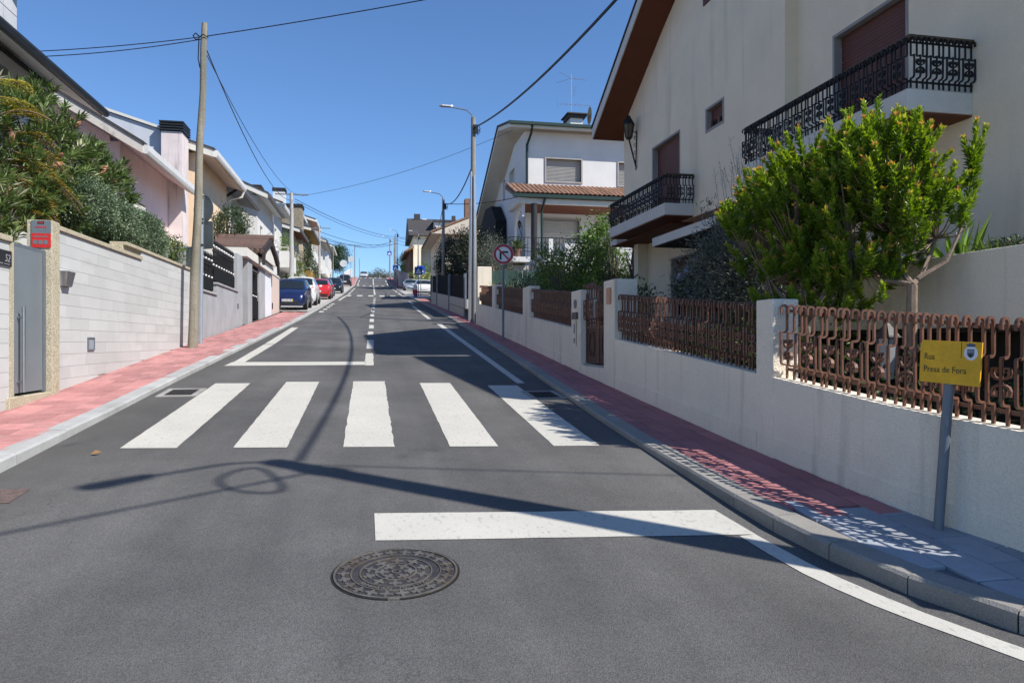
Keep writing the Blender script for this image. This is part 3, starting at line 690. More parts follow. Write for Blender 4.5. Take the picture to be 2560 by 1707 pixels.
def lantern(parent, name='wall_lantern', s=1.0):
    """lantern hanging on a scrolled bracket; origin where the bracket meets the wall, wall at +X"""
    mb = MB(); mb.tube([(0, 0, .25*s), (-.02*s, 0, -.55*s)], .012*s, 6); mb.tube([(-.01*s, 0, -.5*s), (-.17*s, 0, .08*s)], .018*s, 6)
    mb.tube([(0, 0, .2*s), (-.1*s, 0, .24*s), (-.17*s, 0, .16*s)], .01*s, 6); mb.build('bracket', BLACKI, parent)
    for z in (-.2, -.05, .1): mb = MB(); mb.tube([(-.03*s+.03*s*math.cos(q), 0, (z+.03*math.sin(q))*s) for q in np.linspace(0, 5, 9)], .006*s, 4); mb.build('scroll', BLACKI, parent)
    mb = MB(); c = (-.17*s, 0)
    mb.tube([(c[0], 0, .06*s), (c[0], 0, .1*s)], [.05*s, .07*s], 6); mb.tube([(c[0], 0, .36*s), (c[0], 0, .40*s), (c[0], 0, .5*s), (c[0], 0, .54*s)], [.13*s, .12*s, .05*s, .03*s], 6)
    for q in range(6):
        a = q*math.pi/3; mb.tube([(c[0]+.07*s*math.cos(a), .07*s*math.sin(a), .1*s), (c[0]+.115*s*math.cos(a), .115*s*math.sin(a), .37*s)], .008*s, 4)
    mb.build('cage', BLACKI, parent)
    mb = MB(); mb.tube([(c[0], 0, .1*s), (c[0], 0, .36*s)], [.062*s, .105*s], 6); mb.build('glass', mat('amber_glass', (.13, .10, .06), .3, .2, 8), parent)
def corner_house():
    t = thing('corner_house', 'large cream rendered house with brown shutters and black balconies', 'house', (7.8, 13, g(13)))
    Mi = Vector((-7.8, -13, -g(13)))
    def B(mb, name, m, parent=t, **k):
        if parent is t: mb.v = [tuple(Vector(p)+Mi) for p in mb.v]
        return mb.build(name, m, parent, **k)
    h_far = [(15.96, 17.64, 4.72, 6.6), (13.82, 14.6, 6.16, 6.64)]; h_near = [(8.9, 10.55, 4.72, 6.58)]
    mb = MB(); wall_cells(mb, 7.2, 7.5, (11.56, 19.77), (4.42, 7.4), h_far)
    mb.prism([(11.56, 7.4), (19.77, 7.4), (19.77, 7.98), (15.55, 10.15), (11.56, 9.5)], 0, 7.2, 7.5)
    mb.box(7.5, 13, 19.45, 19.77, 2.0, 7.9); mb.box(7.455, 13, 11.56, 11.8, 7.4, 9.4)
    mb.box(7.5, 13, 11.56, 19.45, 4.42, 4.72)
    B(mb, 'upper_wall', RENDER)
    mb = MB(); wall_cells(mb, 7.45, 7.7, (5.9, 11.56), (4.42, 7.2), h_near)
    mb.prism([(5.9, 7.2), (11.56, 7.2), (11.56, 8.7), (5.9, 7.25)], 0, 7.45, 7.7); mb.box(7.7, 13, 5.9, 6.2, 1, 7.2); mb.box(7.7, 13, 6.2, 11.56, 4.42, 4.72)
    B(mb, 'upper_wall', RENDER)
    mb = MB(); wall_cells(mb, 7.8, 8.05, (11.0, 19.86), (.3, 4.42), [(16.07, 17.82, 2.25, 3.76)]); mb.box(8.05, 13, 19.6, 19.86, .8, 4.42); mb.box(7.452, 7.8, 5.9, 11.0, .3, 4.42)
    B(mb, 'lower_wall', RENDER)
    # roofs
    rk_far = [(20.3, 7.55), (15.55, 10.25), (10.5, 9.42)]; rk_near = [(10.45, 8.7), (5.75, 7.05)]
    def rake(pts, x, nm):
        lo = pts; up = [(y, z+.26) for y, z in pts]
        mb = MB(); mb.prism(lo+up[::-1], 0, x+.03, 14); B(mb, 'roof_slab', FASC)
        mb = MB(); mb.prism([(y, z-.015) for y, z in lo]+[(y, z+.285) for y, z in pts][::-1], 0, x, x+.03); B(mb, 'bargeboard', FASC)
        mb = MB(); mb.prism([(y, z-.022) for y, z in lo]+[(y, z-.0) for y, z in lo][::-1], 0, x+.03, 14); B(mb, 'soffit', SOFF)
        mb = MB(); mb.prism([(y, z+.30) for y, z in lo]+[(y, z+.35) for y, z in lo][::-1], 0, x-.03, 14); B(mb, 'roof_tiles', DKTILE)
    rake(rk_far, 6.4, 'far'); rake(rk_near, 6.65, 'near')
    # openings
    inner = MB(); inner.box(7.52, 7.56, 13.7, 17.8, 4.7, 6.7); inner.box(7.72, 7.76, 8.8, 10.7, 4.7, 6.7); inner.box(8.07, 8.11, 15.9, 18, 2.1, 3.9); B(inner, 'dark_interior', GLASS)
    def sh(X, y0, y1, z0, z1, m=SHUT, fm=FRAME, nm='roller_shutter'):
        o = shutter_x(t, X, y0, y1, z0, z1, m, fm=fm, name=nm); o.location = Mi; return o
    sh(7.33, 15.99, 17.61, 4.72, 6.57); sh(7.58, 8.93, 10.52, 4.72, 6.55)
    sh(7.31, 13.85, 14.57, 6.38, 6.61, nm='window_shutter', fm=None); sh(7.93, 16.1, 17.79, 3.3, 3.73, nm='window_shutter', fm=None)
    for X, y0, y1, z0, z1 in ((7.33, 13.85, 14.57, 6.19, 6.38), (7.98, 16.1, 17.79, 2.28, 3.3)):
        w = MB(); w.box(X, X+.03, y0, y1, z0, z1); o = B(w, 'window_pane', GLASS)
        fb = MB(); m_ = (y0+y1)/2
        for q in ((y0, y0+.05, z0, z1), (y1-.05, y1, z0, z1), (m_-.035, m_+.035, z0, z1)): fb.box(X-.04, X-.003, *q)
        for p_ in range(len(fb.v)): fb.v[p_] = tuple(Vector(fb.v[p_])+Mi)
        f = fb.build('window_frame', WOODF, o)
        rb = MB(); Xo = 7.192 if X < 7.5 else 7.792; zt = z1+.24 if X < 7.5 else z1+.44
        for q in ((y0-.06, y0-.0, z0-.06, zt+.05), (y1, y1+.06, z0-.06, zt+.05), (y0, y1, zt, zt+.05), (y0, y1, z0-.06, z0)): rb.box(Xo, X-.01, *q)
        B(rb, 'stone_surround', FRAME)
    w = MB(); w.box(7.17, 7.2, 13.3, 14.7, 8.95, 9.5); B(w, 'attic_shutter', SHUT)
    # balconies
    for y0, y1, Xw in ((7.77, 11.73, 7.45), (15.22, 19.0, 7.2)):
        mb = MB(); mb.box(6.5, Xw, y0, y1, 4.45, 4.72); sl = B(mb, 'balcony_slab', FASC, bevel=.01)
        mb = MB(); mb.box(6.52, Xw, y0+.02, y1-.02, 4.425, 4.447); B(mb, 'balcony_soffit', SOFF)
        r = thing('r', None, None); r.name = 'balcony_railing'; r.parent = t; r.location = Vector((6.52, y0, 4.74))+Mi
        fence(r, (0, 0, 0), (0, y1-y0, 0), BLACKI, .62)
        fence(r, (0, 0, 0), (Xw-6.52, 0, 0), BLACKI, .62, rz=R_(90)); fence(r, (0, y1-y0, 0), (Xw-6.52, y1-y0, 0), BLACKI, .62, rz=R_(-90))
        hr = MB(); hr.box(.0, .07, -.02, y1-y0+.02, .6, .645); hr.box(.07, Xw-6.52, -.02, .04, .6, .645); hr.box(.07, Xw-6.52, y1-y0-.04, y1-y0+.02, .6, .645)
        hr.build('handrail', mat('weathered_handrail', (.10, .075, .045), .8, .2, 6), r)
    # porch canopy
    mb = MB(); mb.box(6.47, 7.8, 11.0, 15.87, 3.81, 4.0); B(mb, 'canopy', FASC)
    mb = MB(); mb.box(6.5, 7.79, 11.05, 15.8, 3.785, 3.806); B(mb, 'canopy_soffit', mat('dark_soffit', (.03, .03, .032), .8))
    mb = MB(); mb.hexa([(6.47, 11.0, 4.003), (7.79, 11.0, 4.003), (7.79, 15.87, 4.003), (6.47, 15.87, 4.003), (6.49, 11.0, 4.02), (7.79, 11.0, 4.42), (7.79, 15.87, 4.42), (6.49, 15.87, 4.02)]); B(mb, 'canopy_flashing', REDT)
    mb = MB(); mb.box(7.0, 7.8, 15.9, 20.3, 4.385, 4.42); B(mb, 'overhang_soffit', SOFF)
    mb = MB(); mb.box(6.98, 7.8, 19.78, 20.35, 4.4, 4.55); B(mb, 'overhang_edge', FASC)
    return t
H1 = corner_house()
t = thing('wall_lantern', 'black wrought iron lantern on the cream house wall near its far corner', 'lantern', (7.19, 18.75, 7.05)); lantern(t, s=1.35)
# terrace planter wall
t = thing('planter_wall', 'raised roughcast planter wall at the right edge above a dark recess', 'wall', (5.0, 5, 1.5))
mb = MB(); mb.box(0, .16, -3.2, 3.9, .22, .86); mb.build('parapet', WALLW, t, bevel=.012)
mb = MB(); mb.box(.7, .8, -3.2, 3.9, -1.3, .22); mb.box(.16, .7, -3.2, 3.9, .18, .22); mb.build('recess', mat('recess_shade', (.05, .046, .042), .9), t)  # back and underside coloured near black for the shade of the void
mb = MB(); mb.box(.16, 1.3, -3.2, 3.9, .45, .7); mb.build('planting_soil', SOIL, t)
tag(sheet('garden_ground_right', lambda y: wx(y)+.18, 14, 2.6, 36, .42, SOIL, 2.0), kind='structure')
# ================================================================== RIGHT SIDE: second house, lamp posts, far houses
WHITE = mat('white_render', (.66, .65, .63), .9, .05, 1.2, .05, 90, .4, 50, stain=((.42, .40, .36), (1.2, 1.2, .5), .63, .35))
GREENM = mat('green_metal', (.024, .048, .04), .45, .1, 5, metal=.2)
GREYW = mat('grey_render', (.44, .42, .39), .9, .08, 1.5, .06, 80, .4, 50, stain=((.2, .19, .17), (2, 2, .6), .6, .5))
DKMESH = mat('dark_screen', (.016, .018, .02), .95, .1, 3, spec=.08)
def white_house():
    s = 1.305
    def q(X, Y, Z): return (X*s, Y*s, 1.6+(Z-1.6)*s)
    O = Vector(q(6, 27.7, 4)); O.z = g(O.y)
    t = thing('white_house', 'white two storey house with tiled porch roof and green gutters', 'house', O)
    def bx(mb, X0, X1, Y0, Y1, Z0, Z1): a = q(X0, Y0, Z0); b = q(X1, Y1, Z1); mb.box(a[0], b[0], a[1], b[1], a[2], b[2])
    def B(mb, nm, m, parent=t, **k):
        if parent is t: mb.v = [tuple(Vector(p)-O) for p in mb.v]
        return mb.build(nm, m, parent, **k)
    holes = [(6.84, 8.27, 7.95, 8.83), (9.85, 11.2, 7.9, 8.8), (6.72, 8.17, 5.0, 6.4)]
    mb = MB(); xs = sorted({6, 12.0}|{h[i] for h in holes for i in (0, 1)}); zs = sorted({2.5, 9.87}|{h[i] for h in holes for i in (2, 3)})
    for a, b in zip(xs, xs[1:]):
        for c, d in zip(zs, zs[1:]):
            if not any(h[0] <= a and b <= h[1] and h[2] <= c and d <= h[3] for h in holes): bx(mb, a, b, 27.7, 27.95, c, d)
    B(mb, 'front_wall', WHITE)
    mb = MB(); sh = [(29.9, 31.05, 8.12, 8.98), (32.0, 32.65, 8.0, 8.96)]
    ys = sorted({27.95, 36.5}|{h[i] for h in sh for i in (0, 1)}); z2 = sorted({2.5, 9.2}|{h[i] for h in sh for i in (2, 3)})
    top = lambda y: 9.9 if y < 29.9 else 9.9-(y-29.9)*.42
    for a, b in zip(ys, ys[1:]):
        for c, d in zip(z2, z2[1:]):
            if any(h[0] <= a and b <= h[1] and h[2] <= c and d <= h[3] for h in sh): continue
            if d > 8.99:
                P = [q(6, a, c), q(6.25, a, c), q(6.25, b, c), q(6, b, c), q(6, a, max(c+.01, top(a))), q(6.25, a, max(c+.01, top(a))), q(6.25, b, max(c+.01, top(b))), q(6, b, max(c+.01, top(b)))]
                mb.hexa(P)
            else: bx(mb, 6, 6.25, a, b, c, d)
    B(mb, 'side_wall', WHITE)
    for h in sh:
        mb = MB(); bx(mb, 6.12, 6.16, *h[:2], *h[2:]); B(mb, 'side_window', SHUTG)
    for i, h in enumerate(holes):
        mb = MB(); a = q(h[0], 27.82, h[2]); b = q(h[1], 27.82, h[3]); n = 16
        for k in range(n):
            z0 = a[2]+(b[2]-a[2])*k/n; z1 = a[2]+(b[2]-a[2])*(k+1)/n; mb.add([(a[0], a[1]+.02, z0), (b[0], a[1]+.02, z0), (b[0], a[1], z0+(z1-z0)*.5), (a[0], a[1], z0+(z1-z0)*.5), (b[0], a[1], z1-.008), (a[0], a[1], z1-.008)], [(0,1,2,3),(3,2,4,5)])
        o = B(mb, 'roller_shutter', SHUTG)
        fb = MB(); e = .06; f = [(h[0]-e, h[0], h[2]-e, h[3]+e), (h[1], h[1]+e, h[2]-e, h[3]+e), (h[0], h[1], h[2]-e, h[2]), (h[0], h[1], h[3], h[3]+e)]
        for w in f: bx(fb, w[0], w[1], 27.66, 27.8, w[2], w[3])
        fb.v = [tuple(Vector(p)-O) for p in fb.v]; fb.build('frame', FRAME, o)
    # main roof: gable to the street, long slope downhill
    rp = [(27.15, 9.85), (29.9, 10.45), (36.9, 7.35)]
    up = [(y, z+.16) for y, z in rp]
    def pr(pts, X0, X1, nm, m):
        mb = MB(); mb.prism([(q(0, y, z)[1], q(0, y, z)[2]) for y, z in pts], 0, X0*s, X1*s); B(mb, nm, m)
    pr(rp+up[::-1], 5.3, 12.5, 'roof_slab', FASC); pr([(y, z+.17) for y, z in rp]+[(y, z+.24) for y, z in rp][::-1], 5.25, 12.5, 'roof_tiles', DKTILE)
    mb = MB(); bx(mb, 5.2, 12.4, 27.02, 27.14, 9.95, 10.06); B(mb, 'gutter', GREENM)
    mb = MB(); mb.tube([q(6.15, 27.1, 9.98), q(6.15, 27.3, 9.7), q(6.05, 27.62, 9.3), q(6.05, 27.62, 7.5)], .05*s, 8); mb.tube([q(6.3, 25.6, 6.9), q(6.22, 25.85, 6.4), q(6.22, 25.85, 4.6)], .045*s, 8); B(mb, 'downpipe', GREENM)
    # porch roof with pantiles
    n = 34
    for i in range(n):
        x = 5.2+(11.4-5.2)*(i+.5)/n; r = (11.4-5.2)/n*.5
        a = Vector(q(x, 27.7, 7.74)); b = Vector(q(x, 25.7, 6.98)); mb = MB(); k = 6; vs = []
        for j in range(k):
            p = a.lerp(b, j/(k-1)); off = .02*((j % 2))
            for w in range(5):
                an = math.pi*w/4; vs.append((p.x-r*s*math.cos(an)*.95-O.x, p.y-O.y, p.z+r*s*.9*math.sin(an)+off-O.z))
        fs = [(j*5+w, j*5+w+1, (j+1)*5+w+1, (j+1)*5+w) for j in range(k-1) for w in range(4)]
        mb.add(vs, [f[::-1] for f in fs]); mb.build('pantile_row', TERR, t, smooth=True)
    mb = MB(); mb.hexa([q(5.2, 25.7, 6.85), q(11.4, 25.7, 6.85), q(11.4, 27.7, 7.55), q(5.2, 27.7, 7.55), q(5.2, 25.7, 6.95), q(11.4, 25.7, 6.95), q(11.4, 27.7, 7.7), q(5.2, 27.7, 7.7)]); B(mb, 'porch_roof_slab', TERR)
    mb = MB(); bx(mb, 5.1, 11.4, 25.58, 25.7, 6.86, 6.98); B(mb, 'porch_gutter', GREENM)
    mb = MB(); bx(mb, 5.3, 11.4, 25.75, 25.9, 6.66, 6.845); bx(mb, 5.3, 5.5, 25.9, 27.7, 6.66, 6.845); B(mb, 'porch_beam', FASC)
    mb = MB(); bx(mb, 5.5, 11.4, 25.9, 27.7, 6.66, 6.70); B(mb, 'porch_soffit', SOFF)
    mb = MB(); a = q(5.92, 25.82, 4.6); b = q(5.92, 25.82, 6.66); mb.tube([a, b], .12*s, 14); B(mb, 'porch_column', mat('dark_column', (.03, .028, .03), .5))
    mb = MB(); mb.prism([(q(0, y, z)[1], q(0, y, z)[2]) for y, z in [(25.9, 6.66), (27.7, 6.66), (27.7, 4.6), (27.45, 4.6), (27.4, 6.0), (27.1, 6.4), (26.7, 6.52), (26.2, 6.45), (25.95, 6.2)]], 0, 5.5*s, 5.6*s); B(mb, 'porch_arch', WHITE)
    # balcony, parapet and lit lower wall
    mb = MB(); bx(mb, 4.75, 5.5, 24.6, 27.7, 4.38, 4.56); bx(mb, 6.0, 12, 24.55, 27.7, 4.3, 4.6); bx(mb, 6.74, 12, 24.5, 24.62, 4.0, 5.05); B(mb, 'terrace', WHITE)
    mb = MB(); bx(mb, 4.9, 12, 25.0, 25.2, 2.4, 4.3); B(mb, 'basement_wall', GREYW)
    mb = MB()
    for z in (5.24, 4.75): mb.tube([q(4.78, 27.5, z), q(4.78, 24.62, z), q(6.7, 24.62, z)], .02, 5)
    for k in range(16): x = 4.78+1.92*k/15; mb.tube([q(x, 24.62, 4.6), q(x, 24.62, 5.24)], .012, 4)
    mb.tube([q(6.7, 24.55, 5.22), q(12, 24.55, 5.22)], .02, 5)
    B(mb, 'balcony_railing', BLACKI)
    for x in (6.15,):
        mb = MB(); bx(mb, x, x+.15, 24.5, 24.62, 4.6, 5.2); B(mb, 'balcony_post', WHITE)
    # black clad annexe on the uphill side
    mb = MB(); mb.prism([(q(0, y, z)[1], q(0, y, z)[2]) for y, z in [(31.6, 3), (31.6, 7.0), (32.9, 7.85), (34.6, 8.0), (37.2, 6.9), (41.4, 6.9), (41.4, 3)]], 0, 5.5*s, 5.95*s); B(mb, 'black_cladding', mat('black_cladding', (.012, .012, .013), .85))
    # chimney
    mb = MB(); bx(mb, 8.4, 8.95, 29.7, 30.4, 10.2, 11.15); c = B(mb, 'chimney', WHITE)
    mb = MB(); bx(mb, 8.3, 9.05, 29.6, 30.5, 11.15, 11.28); bx(mb, 8.22, 9.13, 29.5, 30.6, 11.28, 11.33); mb.v = [tuple(Vector(p)-O) for p in mb.v]; mb.build('chimney_cap', DKTILE, c)
    return q, s
q2, s2 = white_house()
def antenna():
    b = Vector(q2(8.52, 30, 11.33)); t = thing('tv_antenna', 'tall television antenna mast on the white house chimney', 'antenna', b)
    ALU = mat('aluminium', (.45, .46, .47), .4, .1, 6, metal=.8)
    mb = MB(); mb.tube([(0, 0, -.1), (0, 0, 2.35)], .022, 6); mb.build('mast', ALU, t)
    mb = MB(); mb.tube([(-.85, 0, .62), (1.15, .1, .68)], .012, 5); mb.build('boom', ALU, t)
    for k in range(8):
        x = -.8+k*.27; l = .3 if k else .42; mb = MB(); mb.tube([(x, -.02, .62-l*.5), (x, .02, .64+l*.5)] if k == 0 else [(x, -l, .64), (x, l, .66)], .008, 4); mb.build('element', ALU, t)
    for a in (25, 155, 205, 335): mb = MB(); mb.tube([(0, 0, 2.1), (.85*math.cos(R_(a)), .85*math.sin(R_(a)), 2.1+.22*math.sin(R_(a*2)))], .01, 4); mb.build('element', ALU, t)
    for k in range(4): mb = MB(); mb.tube([(.1, 0, 1.2+k*.14), (.26, 0, 1.22+k*.14)], .012, 4); mb.build('element', ALU, t)
    d = thing('satellite_dish', 'rusty satellite dish beside the white house chimney', 'dish', Vector(q2(9.25, 29.9, 11.35)))
    mb = MB(); n = 18; vs = [(0, 0, 0)]
    for rr, dx in ((.25, .02), (.5, .08)): vs += [(dx, rr*.85*math.cos(2*math.pi*j/n), rr*math.sin(2*math.pi*j/n)) for j in range(n)]
    fs = [(0, 1+j, 1+(j+1) % n) for j in range(n)]+[(1+j, 1+n+j, 1+n+(j+1) % n, 1+(j+1) % n) for j in range(n)]
    mb.add(vs, fs); mb.build('reflector', mat('old_dish', (.42, .30, .16), .7, .2, 5), d)
    mb = MB(); mb.tube([(0, 0, 0), (-.25, 0, -.15), (-.42, .1, -.45)], .02, 6); mb.build('arm', GALV, d)
antenna()
for x, y, z in ((5.72, 27.0, 5.9), (10.0, 27.62, 6.0)):
    p = q2(x, y, z); t = thing('wall_lantern', 'black lantern beside the arch of the white house porch' if x < 6 else 'black lantern on the shaded porch wall of the white house', 'lantern', p)
    lantern(t, s=.8); t.rotation_euler = (0, 0, R_(90 if x > 6 else 0))
# potted plant on the balcony
p = q2(5.05, 24.75, 4.57)
t = thing('potted_plant', 'spiky plant in a terracotta pot on the white house balcony', 'plant', p)
mb = MB(); mb.tube([(0, 0, 0), (0, 0, .34), (0, 0, .36)], [.16, .24, .26], 14); mb.build('pot', TERR, t)
n = 70; a = RNG.random(n)*6.28; el = RNG.random(n)*1.2+.15
d = np.stack([np.cos(a)*np.cos(el), np.sin(a)*np.cos(el), np.sin(el)], 1); base = np.tile([[0, 0, .36]], (n, 1))
SPK = leafmat('spiky_leaf', [(0, (.05, .09, .025)), (1, (.16, .20, .07))])
link('leaves', leaf_mesh('leaves', base, d, .4+.35*RNG.random(n), .05, SPK, up=(0, 0, 1)), t)
# green slat fence between the two gardens
t = thing('slat_fence', 'dark green slat fence behind the round sign and the tall white block', 'fence', (4.2, 25.3, g(25.3)))
for k in range(22):
    mb = MB(); mb.box(k*.17, k*.17+.155, 0, .025, -.1, 1.95+.02*(k % 2)); mb.build('slat', mat('green_slat', (.03, .07, .058), .55, .12, 3, rnd=.15), t)
# dark screened fence beyond the lamp post
def screen_fence():
    t = thing('screened_fence', 'dark screened fence on a low grey wall beyond the lamp post', 'fence', (3.95, 30.2, g(30.2)))
    ys = [30.2, 36.5, 43.2, 47.5]
    z = lambda y: g(y)-g(30.2)
    for a, b in zip(ys, ys[1:]):
        x = 0
        mb = MB(); mb.hexa([(x, a-30.2, z(a)-.1), (.18, a-30.2, z(a)-.1), (.18, b-30.2, z(b)-.1), (x, b-30.2, z(b)-.1), (x, a-30.2, z(a)+.8), (.18, a-30.2, z(a)+.8), (.18, b-30.2, z(b)+.8), (x, b-30.2, z(b)+.8)]); mb.build('wall_section', GREYW, t)
        mb = MB(); mb.hexa([(.08, a-30.2, z(a)+.8), (.1, a-30.2, z(a)+.8), (.1, b-30.2, z(b)+.8), (.08, b-30.2, z(b)+.8), (.08, a-30.2, z(a)+1.85), (.1, a-30.2, z(a)+1.85), (.1, b-30.2, z(b)+1.85), (.08, b-30.2, z(b)+1.85)]); mb.build('screen', DKMESH, t)
    for y in ys:
        mb = MB(); mb.box(-.03, .05, y-30.2-.04, y-30.2+.04, z(y)-.1, z(y)+1.9); mb.box(-.03, .05, y-30.2+.28, y-30.2+.34, z(y)-.1, z(y)+1.9); mb.build('post', GALV, t)
screen_fence()

# ---- poles, lamps
CONCP = mat('pole_concrete', (.27, .255, .225), .9, .2, 2, .15, 90, .4, 60, stain=((.10, .095, .085), (4, 4, .6), .55, .6))
WOODP = mat('pole_wood', (.25, .225, .175), .85, .2, 1.5, .15, 40, .6, 22, stain=((.12, .13, .085), (14, 14, .6), .5, .7))
LEDM = mat('lamp_grey', (.45, .47, .50), .4, .05, 4, metal=.5)
def lamp_post(label, x, y, h, arm, conduit=False, r=.13, group='concrete lamp posts along the right pavement', z=None, base=.13):
    t = thing('lamp_post', label, 'lamp post', (x, y, g(y)+base), 0, group)
    mb = MB(); k = 10; mb.tube([(0, 0, -.2), (0, 0, h*.5), (0, 0, h)], [r, r*.82, r*.62], 10); mb.build('pole', CONCP, t, smooth=True)
    a = Vector((*arm, 0)); p = [Vector((0, 0, h-.15)), Vector((0, 0, h+.1))+a*.04, Vector((0, 0, h+.28))+a*.2, Vector((0, 0, h+.34))+a*.5, Vector((0, 0, h+.36))+a*.62]
    mb = MB(); mb.tube(p, .028, 6); mb.build('arm', GALV, t, smooth=True)
    u = a.normalized(); w = Vector((-u.y, u.x, 0)); c = Vector((0, 0, h+.37))+a*.6; L = a.length*.42
    pts = []
    for q, ww, zz in ((0, .03, .0), (.15, .085, .0), (.8, .11, .015), (1, .06, .03)): pts.append((c+u*L*q, ww, zz))
    vs = []
    for cc, ww, zz in pts: vs += [cc+w*ww+Vector((0, 0, zz)), cc-w*ww+Vector((0, 0, zz)), cc-w*ww*.8+Vector((0, 0, zz+.055)), cc+w*ww*.8+Vector((0, 0, zz+.055))]
    fs = [(4*i+j, 4*i+(j+1) % 4, 4*i+4+(j+1) % 4, 4*i+4+j) for i in range(3) for j in range(4)]+[(3,2,1,0), (12,13,14,15)]
    mb = MB(); mb.add(vs, fs); mb.build('lamp_head', LEDM, t)
    mb = MB()
    for i in range(2): mb.tube([(.1, 0, h-.35-.16*i), (.2, -.05, h-.3-.15*i), (.26, -.02, h-.42-.1*i), (.18, .02, h-.55-.1*i), (.1, 0, h-.5)], .016, 5)
    mb.box(-.02, .16, -.16, -.06, h-.62, h-.3); mb.build('cable_clamp', BLACKI, t)
    if conduit:
        for dx, dy, hh in ((-.13, -.1, h*.73), (.02, -.16, h*.71), (-.15, .06, h*.6)): mb = MB(); mb.tube([(dx, dy, -.1), (dx*.7, dy*.75, hh)], .04, 8); mb.build('conduit', mat('zinc_tube', (.55, .56, .57), .35, .08, 5, metal=.8), t, smooth=True)
    return t
lamp_post('tall concrete lamp post with shiny conduits near the white block', 3.82, 26.9, 7.6, (-1.25, .12), True, .14)
lamp_post('concrete lamp post behind the first, beside the dark screen', 4.15, 41.5, 6.15, (-1.15, .1), False, .115)
lamp_post('slim lamp post rising behind the parked white car', 6.2, 70.5, 7.0, (-1.3, 0), False, .11, base=.05)
lamp_post('lamp post in front of the dark roofed far house', 5.75, 88, 6.9, (-1.2, 0), False, .1, base=.05)
lamp_post('pale lamp post left of the silver car', 4.15, 113, 8.4, (-1.5, 0), False, .13)
lamp_post('far lamp post near the top of the hill', 3.75, 140, 8.2, (-1.8, 0), False, .13)
lamp_post('lamp post at the junction corner just outside the wall', 4.62, 2.12, 7.55, (-.95, -.9), False, .19)
def plain_pole(label, x, y, h, r, m, cross=None, base=.1, lean=(0, 0), name='utility_pole'):
    t = thing(name, label, 'pole', (x, y, g(y)+base), 0, 'utility poles'); k = 14
    path = [(lean[0]*i/k+.012*math.sin(i*1.3), lean[1]*i/k+.01*math.cos(i*1.7), -.2+(h+.2)*i/k) for i in range(k+1)]
    mb = MB(); mb.tube(path, [r*(1-.42*i/k)*(1+.03*math.sin(i*2.1)) for i in range(k+1)], 14); mb.build('pole', m, t, smooth=True)
    if cross: mb = MB(); mb.box(-cross/2, cross/2, -.04, .04, h-.12, h-.05); mb.build('crossarm', mat('zinc_arm', (.25, .26, .28), .5, metal=.5), t)
    return t
wp = plain_pole('weathered wooden utility pole standing in front of the left wall', -3.73, 16.4, 7.05, .105, WOODP, base=.08, lean=(.2, .3))
mb = MB(); mb.tube([(.28, .25, 6.72), (.2, .17, 6.76), (.1, .2, 6.7), (.08, .25, 6.5), (.07, .25, 6.25), (.11, .25, 6.05)], .012, 5); mb.tube([(.09, .25, 6.74), (.02, .24, 6.8), (-.03, .24, 6.74), (.02, .24, 6.66), (.09, .25, 6.68)], .016, 5); mb.build('cable_loop', BLACKI, wp)
PALEC = mat('pale_pole_concrete', (.42, .41, .39), .9, .12, 2, .1, 80, .3, 60)
def lattice_pole(label, x, y, h, r, cross, m=PALEC):
    return plain_pole(label, x, y, h, r, m, cross)
lattice_pole('pale concrete utility pole with crossarm behind the parked white car', -4.6, 44.8, 6.55, .16, 1.9)
lattice_pole('thin concrete utility pole behind the red car', -4.6, 69, 6.2, .12, 2.0)
plain_pole('greenish bare pole in front of the big dark tree', -4.6, 94, 5.6, .1, mat('green_pole', (.20, .20, .14), .8, .1, 3))
plain_pole('thin far pole with short crossarm left of the crest', -3.0, 148, 6.8, .13, CONCP, 2.4)
plain_pole('faint thin pole beyond the crest', -2.6, 185, 7.0, .12, CONCP)
plain_pole('dark far pole behind the upper crossing sign', 4.6, 135, 9.0, .16, CONCP)
plain_pole('thin far pole between two lamp posts', 4.9, 150, 8.5, .15, CONCP)
# ---- cables
def cable(label, a, b, sag, r=.012, m=BLACKI, n=24, name='overhead_cable'):
    a = Vector(a); b = Vector(b); mb = MB()
    mb.tube([a.lerp(b, i/n)-Vector((0, 0, sag*4*(i/n)*(1-i/n))) for i in range(n+1)], r, 5)
    mb.v = [tuple(Vector(p)-a) for p in mb.v]; o = mb.build(name, m); o.location = a
    return tag(o, label, 'cable', 'overhead cables')
WPT = (-3.55, 16.72, 8.25)
cable('thick black cable from the near lamp post up out of the picture', (3.86, 26.85, g(26.9)+7.35), (4.62, 2.3, g(2.25)+7.4), .75, .03)
cable('twin cable sagging between the first two lamp posts', (3.82, 26.95, g(26.9)+6.0), (4.15, 41.4, g(41.5)+6.05), .6, .025)
cable('cable running from the wooden pole up across the street', WPT, (7.3, 11.0, 8.75), .12, .011)
cable('cable from the wooden pole to the dark eaved house on the left', WPT, (-9.5, 18.2, 8.0), .1, .010)
cable('wavy lower strand beside the cable to the left house', (-3.55, 16.72, 8.2), (-9.5, 18.2, 7.93), .16, .010)
cable('thin cable from the wooden pole down to the pale concrete pole', (-3.5, 16.75, 7.95), (-4.5, 44.7, g(44.8)+6.2), .9, .013)
cable('second thin cable running to the crossarm of the pale pole', (-3.5, 16.75, 7.85), (-4.0, 44.7, g(44.8)+6.5), .75, .009)
cable('cable from the pale pole crossing high to the right', (-4.0, 44.8, g(44.8)+6.5), (8.4, 37, 13.2), .5, .010)
cable('cable pair from the pale pole down to the far lamp post', (-4.4, 44.8, g(44.8)+6.3), (5.75, 88, g(88)+6.7), .9, .018)
cable('lower strand of the cable pair to the far lamp post', (-4.4, 44.8, g(44.8)+6.15), (5.75, 88, g(88)+6.6), 1.0, .014)
